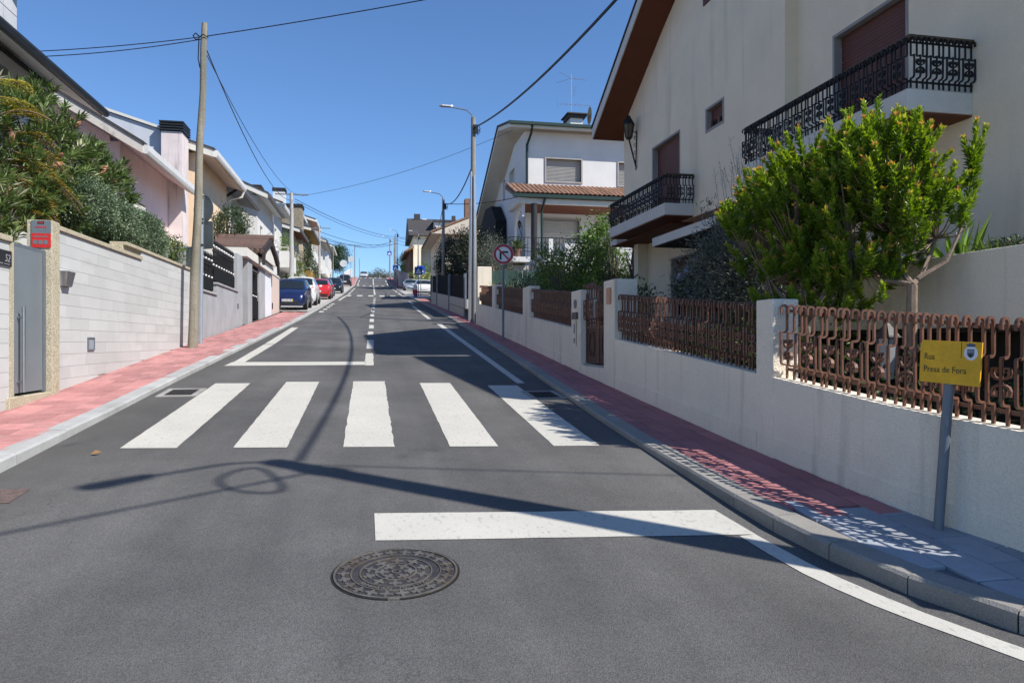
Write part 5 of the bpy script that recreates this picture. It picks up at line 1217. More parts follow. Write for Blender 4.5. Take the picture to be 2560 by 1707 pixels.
# pink house
LOUV = mat('louvre_white', (.62, .60, .57), .7, .05, 3)
t, O, B = rowhouse('pink_house', 'pink rendered house with white gutter and small balcony', -6.75, 21.5, 26.3, 6.66, -6.0, 20.9, 26.5, .60, PINK, fasc=mat('stained_verge', (.58, .54, .48), .9, .12, 2, stain=((.16, .15, .14), (5, 5, 3), .55, .7)), soff=PINK, wins=[(22.2, 23.9, 4.2, 5.75, ROADK)], balc=[(22.0, 26.4, 4.0, .75, .55, PINK)], back=9)
ac = thing('air_conditioner', 'outdoor air conditioning unit under the eaves of the pink house', 'air conditioner', (-6.78, 22.95, 5.0))
mb = MB(); mb.box(-.1, .16, -.45, .45, -.02, .6); mb.build('case', FASC, ac, bevel=.02)
mb = MB(); n = 20; mb.add([(.163, -.12+.2*math.cos(2*math.pi*j/n), .29+.2*math.sin(2*math.pi*j/n)) for j in range(n)], [tuple(range(n))]); mb.build('fan_grille', ROADK, ac)
mb = MB(); mb.add([(-.47+.0, -.4, .08), (0, 0, 0), (0, 0, 0)], []); mb.box(-.1, .2, -.4, -.36, -.12, -.02); mb.box(-.1, .2, .36, .4, -.12, -.02); mb.build('bracket', GALV, ac)
# peach house with its tall pale side wall
t, O, B = rowhouse('peach_house', 'peach coloured house with wide white gutter and louvred shutters', -6.15, 27.6, 33.3, 8.2, -5.5, 27.3, 33.4, .3, PEACH, soff=mat('peach_soffit', (.62, .50, .44), .9, .05, 1), wins=[(31.8, 32.7, 5.4, 7.0, FASC), (29.2, 30.2, 5.9, 7.1, LOUV), (29.0, 30.0, 3.4, 4.7, LOUV)], back=8, balc=[(27.7, 30.5, 5.0, .5, .1, PEACH)])
mb = MB(); mb.prism([(-6.96, 2.5), (-6.96, 8.82), (-15, 11.3), (-15, 2.5)], 1, 26.55, 26.8); B(mb, 'party_wall', BLUW)
mb = MB(); mb.prism([(-6.9, 8.83), (-6.9, 8.92), (-15, 11.42), (-15, 11.31)], 1, 26.48, 26.85); B(mb, 'wall_coping', FASC)
mb = MB(); mb.box(-6.96, -6.3, 26.3, 27.2, 3, 8.75); c = B(mb, 'chimney_pier', mat('stained_pink', (.70, .61, .59), .9, .1, 2, stain=((.16, .14, .14), (6, 6, .5), .56, .8)))
for k in range(4): mb = MB(); mb.box(-7.02, -6.24, 26.24, 27.26, 8.78+k*.09, 8.83+k*.09); B(mb, 'chimney_slat', ROADK)
mb = MB(); mb.box(-6.9, -6.35, 26.4, 27.1, 8.752, 9.08); B(mb, 'chimney_flue', mat('flue_dark', (.1, .09, .09), .9))
mb = MB(); mb.tube([(-5.42, 33.2, 8.15), (-5.5, 33.2, 7.9), (-6.0, 33.2, 7.75), (-6.1, 33.2, 4)], .05, 6); B(mb, 'downpipe', FASC)
# white houses
DKG = mat('dark_gutter', (.10, .09, .09), .5, .1, 4)
rowhouse('white_row_house', 'white house with dark soffit behind the leafy camellia', -6.4, 33.6, 38.6, 8.3, -5.7, 33.2, 38.8, .3, WHITE, soff=mat('grey_soffit', (.20, .20, .20), .9, .06, 1), gut=DKG, wins=[(34.4, 35.6, 5.6, 7.3, SHUTG), (36.2, 38.2, 5.2, 7.6, GLASS)], back=8, chim=(-7.6, -6.9, 37.2, 38.4, 8.4, 9.75, GREYTILE), brace=True)
rowhouse('white_row_house', 'white house with tall gable and balcony in the middle of the row', -5.75, 39.4, 45.0, 9.0, -5.2, 38.9, 45.2, .42, WHITE, soff=WHITE, gut=DKG, wins=[(40.3, 41.2, 6.2, 7.8), (42.6, 44.0, 5.8, 7.6)], balc=[(40.0, 43.6, 5.5, .55, .6, WHITE)], back=9, chim=(-6.9, -6.2, 43.5, 44.6, 9.3, 10.35, WHITE))
rowhouse('white_row_house', 'white house with rounded white balcony behind the pale pole', -5.75, 45.3, 50.0, 9.7, -5.2, 45.2, 50.2, .35, WHITE, soff=WHITE, gut=PALEG, wins=[(46.2, 47.2, 7.0, 8.6, LOUV)], balc=[(45.6, 50.0, 6.3, .9, .8, WHITE)], back=8)
rowhouse('brown_eaved_house', 'house with brown soffit and stone chimney behind the pale pole', -5.6, 54.5, 60, 9.5, -5.0, 54.0, 60.3, .28, GREYW, soff=SOFF, gut=DKG, wins=[(55.5, 57, 6.6, 8.4), (58, 59.2, 6.6, 8.4)], balc=[(55, 60, 6.1, .6, .6, WHITE)], back=7, chim=(-6.9, -5.2, 58.0, 59.6, 9.5, 12.0, STONEC))
rowhouse('white_row_house', 'taller white house with a small white chimney above the stone one', -6.4, 61, 66, 12.0, -5.6, 60.6, 66.2, .3, WHITE, soff=WHITE, wins=[(62, 63, 9.5, 11)], back=8, chim=(-7.6, -6.7, 60.0, 61.0, 11.6, 13.6, WHITE))
rowhouse('awning_house', 'house with ochre awnings under its eaves half hidden by trees', -5.4, 61, 70, 10.6, -4.7, 60.4, 70.2, .2, mat('beige_render', (.55, .47, .36), .9, .08, 1), soff=AWN, gut=DKG, wins=[(62, 64, 7.4, 9.4), (66, 68, 7.4, 9.4)], balc=[(62, 69.5, 7.0, .6, .5, AWN)], back=7)
rowhouse('white_row_house', 'white house with terracotta coloured eaves further up the row', -6.0, 74, 80, 13.4, -5.3, 73.4, 80.3, .3, WHITE, soff=mat('salmon_soffit', (.50, .29, .22), .9, .06, 1), wins=[(75, 76.5, 10.6, 12.2)], balc=[(75, 80, 10.0, .6, .6, WHITE)], back=7, chim=(-6.2, -5.4, 81.5, 82.5, 11, 14.0, GREYW))
rowhouse('white_row_house', 'white house with dark eaves right of the thin concrete pole', -5.6, 85, 94, 12.9, -4.9, 84.4, 94.4, .3, WHITE, soff=GREYW, gut=DKG, wins=[(86, 88, 10, 12), (90, 92, 10, 12)], balc=[(85.5, 94, 9.6, .6, .7, WHITE)], back=7)
rowhouse('white_row_house', 'farthest white house of the row before the dark tree', -5.6, 101, 110, 14.4, -5.0, 100.3, 111, .3, WHITE, soff=GREYW, wins=[(103, 105, 11.5, 13.4)], back=7)
for k, (nm, lab, x0, x1, y0, y1, zt, m_) in enumerate((('parapet_wall', 'white parapet behind the parked blue car', -5.6, -4.7, 39.0, 39.2, 1.05, WHITE), ('garden_wall', 'white garden wall behind the parked cars, left piece', -5.35, -5.15, 47, 57, 1.5, WHITE), ('garden_wall', 'grey garden wall under the shrubs on the left', -5.35, -5.15, 57, 74, 1.3, GREYW), ('garden_wall', 'cream garden wall below the white houses up the street', -5.35, -5.15, 74, 100, 1.2, RENDER), ('garden_wall', 'long bright white wall under the big dark tree', -5.5, -3.4, 119.5, 119.9, 1.5, WHITE), ('garden_wall', 'white wall climbing beside the far red pavement', -4.2, -3.9, 120, 165, 2.2, WHITE))):
    mb = MB(); u, w = g(y0), g(y1); mb.hexa([(x0, y0, u-.2), (x1, y0, u-.2), (x1, y1, w-.2), (x0, y1, w-.2), (x0, y0, u+zt), (x1, y0, u+zt), (x1, y1, w+zt), (x0, y1, w+zt)]); o = mb.build(nm, m_)
    tag(o, lab, 'wall')
for k in range(2):
    mb = MB(); mb.box(-5.55+.44*k, -5.14+.44*k, 39.05, 39.1, g(39)+1.1, g(39)+1.75); mb.v = mb.v; tag(mb.build('glass_screen', mat('frosted_glass', (.36, .45, .48), .3, .05, 3)), ['left frosted glass screen on the white parapet', 'right frosted glass screen on the white parapet'][k], 'screen', 'glass screens on the parapet')
mb = MB()
# ---- far right: dark roofed house, beige house behind the hedge, hilltop
def far_house():
    t, O, B = None, None, None
    t = thing('dark_roofed_house', 'house with dark tiled roof, dormer and arched porch on the right', 'house', (8, 98, g(98))); O = Vector((8, 98, g(98))); z = g(98)
    def B(mb, nm, m, **k): mb.v = [tuple(Vector(q)-O) for q in mb.v]; return mb.build(nm, m, t, **k)
    mb = MB(); mb.box(5.6, 14, 97.5, 108, z-1, z+2.4); mb.box(5.6, 14, 97.5, 108, z+5.3, z+6.9); mb.box(5.6, 6.6, 95.5, 97.5, z-1, z+6.9); mb.prism([(6.6, z+5.2), (7.4, z+5.6), (9.2, z+5.8), (11, z+5.5), (12, z+5.0), (12, z+6.9), (6.6, z+6.9)], 1, 95.5, 95.9); mb.box(12, 13, 95.5, 97.5, z, z+6.9); B(mb, 'wall', RENDER)
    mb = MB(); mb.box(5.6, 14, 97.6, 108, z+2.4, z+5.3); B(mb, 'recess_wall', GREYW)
    for x in (8.4, 10.2): mb = MB(); mb.box(x, x+1.1, 97.5, 97.6, z+3.0, z+4.7); B(mb, 'window', GLASS)
    mb = MB(); mb.prism([(94.8, z+6.9), (100.5, z+10.0), (106, z+6.9)], 0, 5.0, 15); B(mb, 'roof', DKTILE)
    mb = MB(); mb.box(8.4, 11.6, 96, 99, z+7.4, z+8.9); B(mb, 'dormer', WHITE)
    mb = MB(); mb.box(9.3, 10.9, 95.95, 96, z+7.6, z+8.5); B(mb, 'dormer_window', GLASS)
    mb = MB(); mb.prism([(8.2, z+8.9), (11.8, z+8.9), (11.8, z+9.15), (8.2, z+9.15)], 1, 95.7, 100); B(mb, 'dormer_roof', DKTILE)
    mb = MB(); mb.box(6, 6.8, 100, 101, z+9.4, z+10.6); mb.box(11.2, 11.7, 100, 100.5, z+9.4, z+10.5); B(mb, 'chimney', DKTILE)
    mb = MB(); mb.hexa([(4.4, 94, z+4.6), (5.6, 94, z+5.2), (5.6, 106, z+5.2), (4.4, 106, z+4.6), (4.4, 94, z+4.8), (5.6, 94, z+5.4), (5.6, 106, z+5.4), (4.4, 106, z+4.8)]); B(mb, 'porch_roof', TERR)
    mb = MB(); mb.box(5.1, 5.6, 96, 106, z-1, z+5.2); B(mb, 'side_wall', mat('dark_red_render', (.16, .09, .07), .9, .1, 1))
far_house()
rowhouse_far = thing('beige_house', 'beige house roof rising behind the dark hedge', 'house', (8, 56, g(56))); O = Vector((8, 56, g(56)))
mb = MB(); mb.box(-2.6, 6, 0, 9, -.5, 5.2); mb.build('wall', RENDER, rowhouse_far)
mb = MB(); mb.prism([(-3.4, 5.1), (2.5, 7.6), (8, 5.1)], 1, -.7, 9.5); mb.build('roof', mat('pale_verge', (.6, .52, .42), .9, .08, 2), rowhouse_far)
mb = MB(); mb.prism([(-3.45, 5.15), (2.5, 7.65), (8, 5.15), (8, 5.3), (2.5, 7.8), (-3.45, 5.3)], 1, -.75, 9.55); mb.build('roof_tiles', TERR, rowhouse_far)
mb = MB(); mb.box(-.3, .5, 3, 3.8, 6.2, 8.6); mb.build('chimney', TERR, rowhouse_far)
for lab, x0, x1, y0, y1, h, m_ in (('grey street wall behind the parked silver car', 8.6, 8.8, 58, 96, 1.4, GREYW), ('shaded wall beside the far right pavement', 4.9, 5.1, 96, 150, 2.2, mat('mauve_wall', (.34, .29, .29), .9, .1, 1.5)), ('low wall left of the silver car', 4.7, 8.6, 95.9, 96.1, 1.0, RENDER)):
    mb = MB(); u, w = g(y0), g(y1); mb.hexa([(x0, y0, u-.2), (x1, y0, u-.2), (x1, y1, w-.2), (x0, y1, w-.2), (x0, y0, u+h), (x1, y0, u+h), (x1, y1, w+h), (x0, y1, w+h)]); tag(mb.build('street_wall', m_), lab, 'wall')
t = thing('hilltop_house', 'low reddish roofed house beyond the crest of the street', 'house', (8, 205, 13.5))
mb = MB(); mb.box(-5, 6, 0, 8, -3, 4.2); mb.build('wall', RENDER, t); mb = MB(); mb.prism([(-6, 4.2), (.5, 6), (7, 4.2)], 1, -1, 9); mb.build('roof', TERR, t)
# ================================================================== CARS
TYRE = mat('tyre', (.018, .018, .019), .85, .1, 8); RIM = mat('alloy', (.34, .35, .36), .35, .1, 8, metal=.8)
CGL = mat('car_glass', (.015, .02, .022), .05, .1, 3, spec=.8); BLKPL = mat('black_plastic', (.02, .02, .021), .6, .1, 5)
HEADL = mat('headlight', (.62, .64, .66), .15, .2, 30, spec=.7); TAILL = mat('taillight', (.42, .02, .025), .2, .1, 20, spec=.6)
PLATE = mat('plate_white', (.70, .71, .72), .5); PLYEL = mat('plate_yellow', (.65, .48, .06), .5)
def car(label, x, y, heading, col, L=3.9, Wd=1.68, Hh=1.46, plate='', kind='hatch', metallic=0, base=.09, pv='front', roofcol=None):
    """heading 0: nose points up the street (+Y); pi: nose towards us"""
    t = thing('parked_car', label, 'car', (x, y, g(y)+base), heading, 'parked cars')
    t.rotation_euler = (slope(y)*math.cos(heading), 0, heading)
    PT = mat('car_paint_'+'_'.join('%02d' % int(c*100) for c in col), col, .32, .03, 2, metal=metallic, coat=.6, spec=.45)
    k = L/3.9; hw = Wd/2; hz = Hh/1.46; low = .2
    #  y, z belt, z top, width factor, roof width factor, bottom z
    st = [(-1.95, .62, .64, .80, .70, .38), (-1.92, .82, .85, .92, .80, .26), (-1.80, .96, 1.0, .97, .80, .22), (-1.60, .985, 1.30, .99, .74, .2), (-1.38, .99, 1.42, 1, .72, .2), (-.7, .985, 1.46, 1, .73, .19), (0, .965, 1.45, 1, .73, .19), (.35, .955, 1.395, 1, .72, .19),
          (.72, .945, 1.16, 1, .75, .19), (1.02, .93, .965, .995, .78, .19), (1.4, .87, .90, .98, .76, .19), (1.72, .78, .81, .93, .70, .2), (1.88, .66, .69, .84, .62, .22), (1.95, .48, .5, .76, .6, .3)]
    if kind == 'sedan': st[2] = (-1.80, .93, .96, .97, .80, .22); st[3] = (-1.45, .97, 1.0, .99, .78, .2); st[4] = (-1.0, .98, 1.37, 1, .72, .2)
    rings = []
    for (yy, zb, zt, wf, rf, bz) in st:
        w = hw*wf; zb *= hz; zt *= hz; wr = hw*rf
        rings.append([(0, bz), (w*.86, bz), (w*.97, bz+.1), (w, bz+.3 if zb > .6 else (bz+zb)/2), (w*.965, zb), (wr+.02, zt-.045*min(1, (zt-zb)*4)), (wr*.8, zt-.01), (0, zt+.012)])
    n = 8; vs = []; 
    for s_, ring in zip(st, rings):
        vs += [(p[0], s_[0]*k, p[1]) for p in ring]+[(-p[0], s_[0]*k, p[1]) for p in ring[1:-1][::-1]]
    m = 14; fs = [(i*m+j, (i+1)*m+j, (i+1)*m+(j+1) % m, i*m+(j+1) % m) for i in range(len(st)-1) for j in range(m)]
    fs += [tuple(range(m)), tuple(range((len(st)-1)*m, len(st)*m))[::-1]]
    mb = MB(); mb.add(vs, fs); body = mb.build('body', PT, t, smooth=True)
    sy = [s_[0]*k for s_ in st]
    def surf(yv, j, q, side=1):
        a = [float(np.interp(yv*k, sy, [r[j][c] for r in rings])) for c in (0, 1)]; b = [float(np.interp(yv*k, sy, [r[j+1][c] for r in rings])) for c in (0, 1)]
        return Vector((side*(a[0]+(b[0]-a[0])*q), yv*k, a[1]+(b[1]-a[1])*q))
    def panel(name, pts, mt, off=.006, parent=body, sub=1):
        P = [Vector(p) for p in pts]; nrm = (P[1]-P[0]).cross(P[-1]-P[0]).normalized(); c = sum(P, Vector())/len(P)
        if nrm.dot(c-Vector((0, c.y*.5, .6))) < 0: nrm = -nrm; P = P[::-1]
        mb = MB(); mb.add([p+nrm*off for p in P]+[p-nrm*.004 for p in P], [tuple(range(len(P)))]+[(i, len(P)+i, len(P)+(i+1) % len(P), (i+1) % len(P)) for i in range(len(P))]); return mb.build(name, mt, parent)
    for sd in (1, -1):
        panel('side_window', [surf(-.28, 4, .1, sd), surf(.72, 4, .1, sd), surf(.52, 4, .62, sd), surf(.28, 4, .93, sd), surf(-.28, 4, .93, sd)], CGL)
        panel('side_window', [surf(-1.3, 4, .12, sd), surf(-.36, 4, .1, sd), surf(-.36, 4, .93, sd), surf(-1.12, 4, .9, sd)], CGL)
    def cross(y0, y1, lo=.0):
        def ctr(yv, q): a = surf(yv, 5, 0); tq = surf(yv, 6, 1); return a, tq
        pts = []
        ys_ = [y0]+[s_[0] for s_ in st if min(y0, y1)+.02 < s_[0] < max(y0, y1)-.02]+[y1]
        for yv in ys_:
            row = [surf(yv, 4, .97, -1), surf(yv, 5, .8, -1), surf(yv, 6, .99, 1), surf(yv, 5, .8, 1), surf(yv, 4, .97, 1)]; pts.append(row)
        mb = MB(); c = len(pts[0]); ms = (len(pts[0])-1)/2
        nv = []
        for r_ in pts:
            for i, p in enumerate(r_): nv.append(p+Vector((0, .012 if y1 > 0 else -.012, .008)))
        mb.add(nv, [(q*c+i, q*c+i+1, (q+1)*c+i+1, (q+1)*c+i) for q in range(len(ys_)-1) for i in range(c-1)]); return mb
    cross(.42, .99).build('windscreen', CGL, body)
    if kind == 'sedan': cross(-1.42, -1.04).build('rear_window', CGL, body)
    else: cross(-1.76, -1.42).build('rear_window', CGL, body)
    # lights, plate, bumpers, mirrors
    for sd in (1, -1):
        panel('headlight', [Vector((sd*hw*.55, 1.83*k, .64*hz)), Vector((sd*hw*.90, 1.70*k, .66*hz)), Vector((sd*hw*.93, 1.52*k, .80*hz)), Vector((sd*hw*.62, 1.76*k, .76*hz))], HEADL, .02)
        panel('taillight', [Vector((sd*hw*.70, -1.935*k, .70*hz)), Vector((sd*hw*.95, -1.86*k, .70*hz)), Vector((sd*hw*.95, -1.76*k, .98*hz)), Vector((sd*hw*.74, -1.85*k, .96*hz))], TAILL, .02)
        mb = MB(); mb.ball((sd*(hw+.07), .78*k, .98*hz), (.09, .05, .065), 8, 6); mb.build('mirror', PT, body, smooth=True)
    mb = MB(); mb.box(-hw*.6, hw*.6, 1.90*k, 1.965*k, .30, .42); mb.build('grille', BLKPL, body)
    mb = MB(); mb.box(-hw*.8, hw*.8, -1.97*k, -1.9*k, .28, .40); mb.build('rear_bumper', BLKPL, body)
    for s_, yy in ((1, 1.975*k), (-1, -1.975*k)):
        zc = .47*hz if s_ > 0 else .60*hz
        mb = MB(); mb.box(-.26, .26, min(yy, yy-s_*.05), max(yy, yy-s_*.05), zc-.055, zc+.055); p = mb.build('number_plate', PLATE, body)
        if s_ > 0 and plate:
            mb = MB(); mb.box(-.26, -.225, yy, yy+.003, zc-.055, zc+.055); mb.build('plate_band', PLYEL, p); mb = MB(); mb.box(.225, .26, yy, yy+.003, zc-.055, zc+.055); mb.build('plate_band', ROADB, p)
            text('plate_text', plate, .105, ROADK, p, (.205, yy+.002, zc-.036), (R_(90), 0, R_(180)), .001)
    for sx in (1, -1):
        for wy in (-1.22, 1.22):
            wr = .3; mb = MB(); cx = sx*(hw-.08); mb.tube([(cx-sx*.1, wy*k, wr), (cx-sx*.09, wy*k, wr), (cx+sx*.075, wy*k, wr), (cx+sx*.095, wy*k, wr)], [wr*.9, wr, wr, wr*.92], 20); wh = mb.build('wheel', TYRE, t, smooth=True)
            mb = MB(); nn = 10; mb.tube([(cx+sx*.09, wy*k, wr), (cx+sx*.102, wy*k, wr)], [.2, .19], 16)
            for q in range(5): a = 2*math.pi*q/5; mb.tube([(cx+sx*.106, wy*k, wr), (cx+sx*.106, wy*k+.17*math.cos(a), wr+.17*math.sin(a))], .022, 4)
            mb.build('rim', RIM, wh)
            mb = MB(); arch = [(wy*k+.37*math.cos(a), wr+.37*math.sin(a)) for a in np.linspace(0, math.pi, 12)]; mb.prism(arch, 0, sx*(hw-.12), sx*(hw-.004)); mb.build('wheel_arch', BLKPL, body)
    return t
car('dark blue hatchback facing us beside the pinkish wall', -3.72, 36.2, math.pi, (.012, .022, .085), 3.8, 1.66, 1.45, '52-55-NM', metallic=.3)
car('white compact car with black rear window behind the blue car', -3.72, 42.1, 0, (.72, .72, .72), 3.75, 1.72, 1.55)
car('bright red hatchback parked third in the left row', -3.62, 54.2, 0, (.55, .02, .025), 4.2, 1.76, 1.43)
car('slate blue car mostly hidden behind the red one', -3.75, 60.2, 0, (.06, .09, .14), 4.1, 1.72, 1.47, metallic=.4)
car('black car facing us with bright headlight beyond the red one', -3.55, 74, math.pi, (.012, .015, .018), 4.1, 1.78, 1.5, '', metallic=.2)
car('dark car seen from behind at the far end of the left row', -3.7, 112, 0, (.018, .016, .022), 4.2, 1.85, 1.75, metallic=.2)
car('white hatchback seen from behind in the right parking bay', 5.15, 72.2, 0, (.74, .74, .74), 4.0, 1.74, 1.5, base=.06)
car('silver car facing us in the right parking bay', 5.0, 90.5, math.pi, (.40, .45, .50), 4.2, 1.74, 1.42, kind='sedan', metallic=.6, base=.06)
car('pale car coming over the crest of the street', -1.35, 163, math.pi, (.50, .52, .54), 4.2, 1.75, 1.5, base=0, metallic=.3)

# ================================================================== PLANTS
BARK = mat('bark', (.16, .125, .095), .9, .25, 8, .2, 40, .6, 30)
BARKL = mat('smooth_bark', (.23, .17, .125), .85, .25, 10, .15, 50, .4, 40)
LF_BANK = leafmat('banksia_leaf', [(0, (.045, .075, .02)), (.45, (.11, .17, .045)), (.8, (.21, .26, .09)), (1, (.42, .41, .27))], .4, .2)
LF_GREY = leafmat('greygreen_leaf', [(0, (.045, .08, .04)), (.5, (.115, .17, .09)), (1, (.26, .32, .2))], .5, .15)
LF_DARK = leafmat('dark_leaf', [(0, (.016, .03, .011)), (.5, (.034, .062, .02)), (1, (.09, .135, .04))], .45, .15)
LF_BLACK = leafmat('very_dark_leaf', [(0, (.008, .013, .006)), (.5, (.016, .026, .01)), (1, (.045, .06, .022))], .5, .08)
LF_MID = leafmat('mid_leaf', [(0, (.04, .075, .016)), (.5, (.10, .17, .03)), (1, (.25, .33, .07))], .4, .25)
LF_BRIGHT = leafmat('bright_leaf', [(0, (.05, .10, .015)), (.5, (.12, .22, .03)), (1, (.30, .42, .08))], .35, .3)
LF_LEUC = leafmat('conebush_leaf', [(0, (.05, .09, .012)), (.45, (.16, .26, .025)), (.78, (.40, .48, .06)), (.88, (.56, .46, .09)), (1, (.60, .24, .10))], .35, .38, .5)
LF_OLIVE = leafmat('olive_leaf', [(0, (.05, .06, .045)), (.5, (.11, .125, .095)), (1, (.24, .26, .21))], .5, .12)
LF_FERN = leafmat('fern_leaf', [(0, (.16, .12, .02)), (.5, (.34, .22, .03)), (1, (.40, .42, .06))], .5, .35)
LF_RED = leafmat('red_leaf', [(0, (.06, .02, .015)), (.5, (.14, .04, .025)), (1, (.28, .12, .07))], .5, .25)
LF_STRAW = leafmat('straw_leaf', [(0, (.20, .17, .07)), (.5, (.38, .32, .14)), (1, (.5, .46, .26))], .6, .3)
LF_HILL = leafmat('autumn_leaf', [(0, (.10, .035, .02)), (.45, (.17, .075, .035)), (.6, (.06, .09, .025)), (1, (.15, .19, .05))], .6, .2)
def crown(t, base, d, Ls, Ws, m, tone, name='crown', up=None):
    o = link(name, leaf_mesh(name, base-np.array(t.location)[None, :], d, Ls, Ws, m, tone, up=up), t); o['kind'] = 'stuff'; return o
def bush(name, label, c, rad, n, per, leaf, m, ground=None, spread=.08, shell=.45, drop=0, trunk=.05, cat='shrub', group=None, parts=None, wid=.4, nlimb=7):
    gz = g(c[1]) if ground is None else ground
    t = thing(name, label, cat, (c[0], c[1], gz), 0, group)
    B_, D_, T_ = [], [], []
    for (cc, rr, nn) in (parts or [(c, rad, n)]):
        b, d, tn = clumps(cc, rr, nn, per, spread, shell, drop); B_.append(b); D_.append(d); T_.append(tn)
    b = np.concatenate(B_); d = np.concatenate(D_); tn = np.concatenate(T_)
    crown(t, b, d, leaf*(.7+.6*RNG.random(len(b))), leaf*wid, m, tn)
    mb = MB(); fork = (0, 0, max(.2, (c[2]-rad[2]*.6)-gz)); mb.tube([(0, 0, -.15), (.02, 0, fork[2]*.5), fork], [trunk*1.2, trunk, trunk*.85], 8)
    for (cc, rr, nn) in (parts or [(c, rad, n)]):
        tips = []
        for i in range(nlimb):
            q = unit(RNG.normal(size=3)); tips.append((cc[0]+q[0]*rr[0]*.75-c[0], cc[1]+q[1]*rr[1]*.75-c[1], cc[2]+abs(q[2])*rr[2]*.6-gz))
        limbs(mb, fork, tips, trunk*.75)
    mb.build('trunk', BARK, t, smooth=True)
    return t
# ---- left garden: big banksia behind the tiled wall
def banksia():
    t = thing('banksia_shrub', 'large banksia shrub with pink brown flower spikes above the tiled wall', 'shrub', (-5.2, 13.0, g(13)+1.15))
    lobes = [((-5.2, 12.4, 4.45), (.85, 1.9, .9), 230), ((-5.25, 14.3, 4.45), (.75, 1.3, .8), 130), ((-5.3, 11.2, 4.05), (.9, 1.2, .8), 100), ((-4.95, 15.6, 4.5), (.35, .55, .25), 22), ((-4.95, 15.5, 4.95), (.3, .5, .22), 18), ((-5.3, 12.9, 5.45), (.3, .35, .3), 18), ((-5.35, 11.8, 5.2), (.3, .3, .25), 16), ((-4.75, 12.4, 3.6), (.4, 1.9, .45), 80), ((-4.8, 10.4, 3.4), (.35, .7, .5), 40)]
    base = []; dirs = []; tone = []; mb = MB(); O = Vector(t.location); tips = []
    for c, r, n in lobes:
        for i in range(n):
            q = unit(RNG.normal(size=3)); rr = .55+.5*RNG.random()**.6
            tip = np.array(c)+q*np.array(r)*rr
            ax = unit(q*np.array([.8, .8, .6])+np.array([.12, -.05, .75])+.35*RNG.normal(size=3)); tips.append((tip, ax))
            k = 26; s = RNG.random(k)**.8; a = RNG.random(k)*6.283; u = unit(np.cross(ax, [.3, .5, .8])); v = np.cross(ax, u)
            tilt = .45+.75*(1-s)
            dd = ax[None, :]*np.cos(tilt)[:, None]+(u[None, :]*np.cos(a)[:, None]+v[None, :]*np.sin(a)[:, None])*np.sin(tilt)[:, None]
            base.append(tip[None, :]+ax[None, :]*(.26*s-.18)[:, None]); dirs.append(dd)
            new = RNG.random() < .16
            tone.append(np.clip(.42+.14*RNG.normal()+.12*RNG.normal(size=k)+(.42*s if new else 0), 0, 1))
    b = np.concatenate(base); d = np.concatenate(dirs); crown(t, b, d, .155*(.8+.5*RNG.random(len(b))), .032, LF_BANK, np.concatenate(tone), up=(0, 0, 1))
    mb.tube([(0, 0, -.2), (.05, 0, .5), (0, .1, 1.0)], [.11, .09, .08], 8)
    for tip, ax in tips[::7]: limbs(mb, (0, .1, 1.0), [Vector(tip-ax*.1)-O], .05, 5, .3)
    for tip, ax in tips[1::4]: mb.tube([Vector(tip-ax*.2)-O, Vector(tip)-O-Vector((0, 0, .0))], .008, 4)
    mb.build('trunk', BARK, t, smooth=True)
    FL = mat('banksia_flower', (.42, .19, .12), .8, .25, 20, .2, 200, .4, 150); ci = 0
    idx = [i for i, (tp, ax) in enumerate(tips) if tp[0] > -5.0 and ax[2] > .3]; RNG.shuffle(idx)
    for i in idx[:22]:
        tp, ax = tips[i]; mb = MB(); p = Vector(tp)-O+Vector(ax)*.06; mb.tube([p, p+Vector(ax)*.03, p+Vector(ax)*.11, p+Vector(ax)*.15], [.012, .034, .03, .008], 8); mb.build('flower_spike', FL, t, smooth=True)
banksia()
bush('clipped_shrub', 'rounded grey green clipped shrub just above the tiled wall', (-4.62, 13.5, 3.78), (.42, 1.35, .42), 900, 24, .046, LF_GREY, ground=g(13.5)+1.15, spread=.045, shell=.8, trunk=.05, wid=.45, nlimb=14, parts=[((-4.62, 12.9, 3.82), (.46, .9, .42), 800), ((-4.62, 14.2, 3.72), (.44, .95, .44), 800)])
bush('clipped_shrub', 'darker rounded shrub next to the grey green clipped one', (-4.55, 15.6, 3.66), (.42, .9, .52), 1000, 22, .046, LF_GREY, ground=g(15.6)+1.15, spread=.045, shell=.78, trunk=.05, wid=.45, nlimb=10)
bush('leafy_shrub', 'bright leaved small shrub at the right end of the tiled wall', (-4.35, 17.0, 3.45), (.28, .42, .5), 200, 12, .055, LF_MID, ground=g(17)+1.15, spread=.05, shell=.5, trunk=.03)
bush('red_shrub', 'reddish leaved low shrub behind the number plate wall', (-4.8, 9.6, 2.95), (.35, .6, .3), 140, 14, .06, LF_RED, ground=g(9.6)+1.15, spread=.06, wid=.22, trunk=.02)
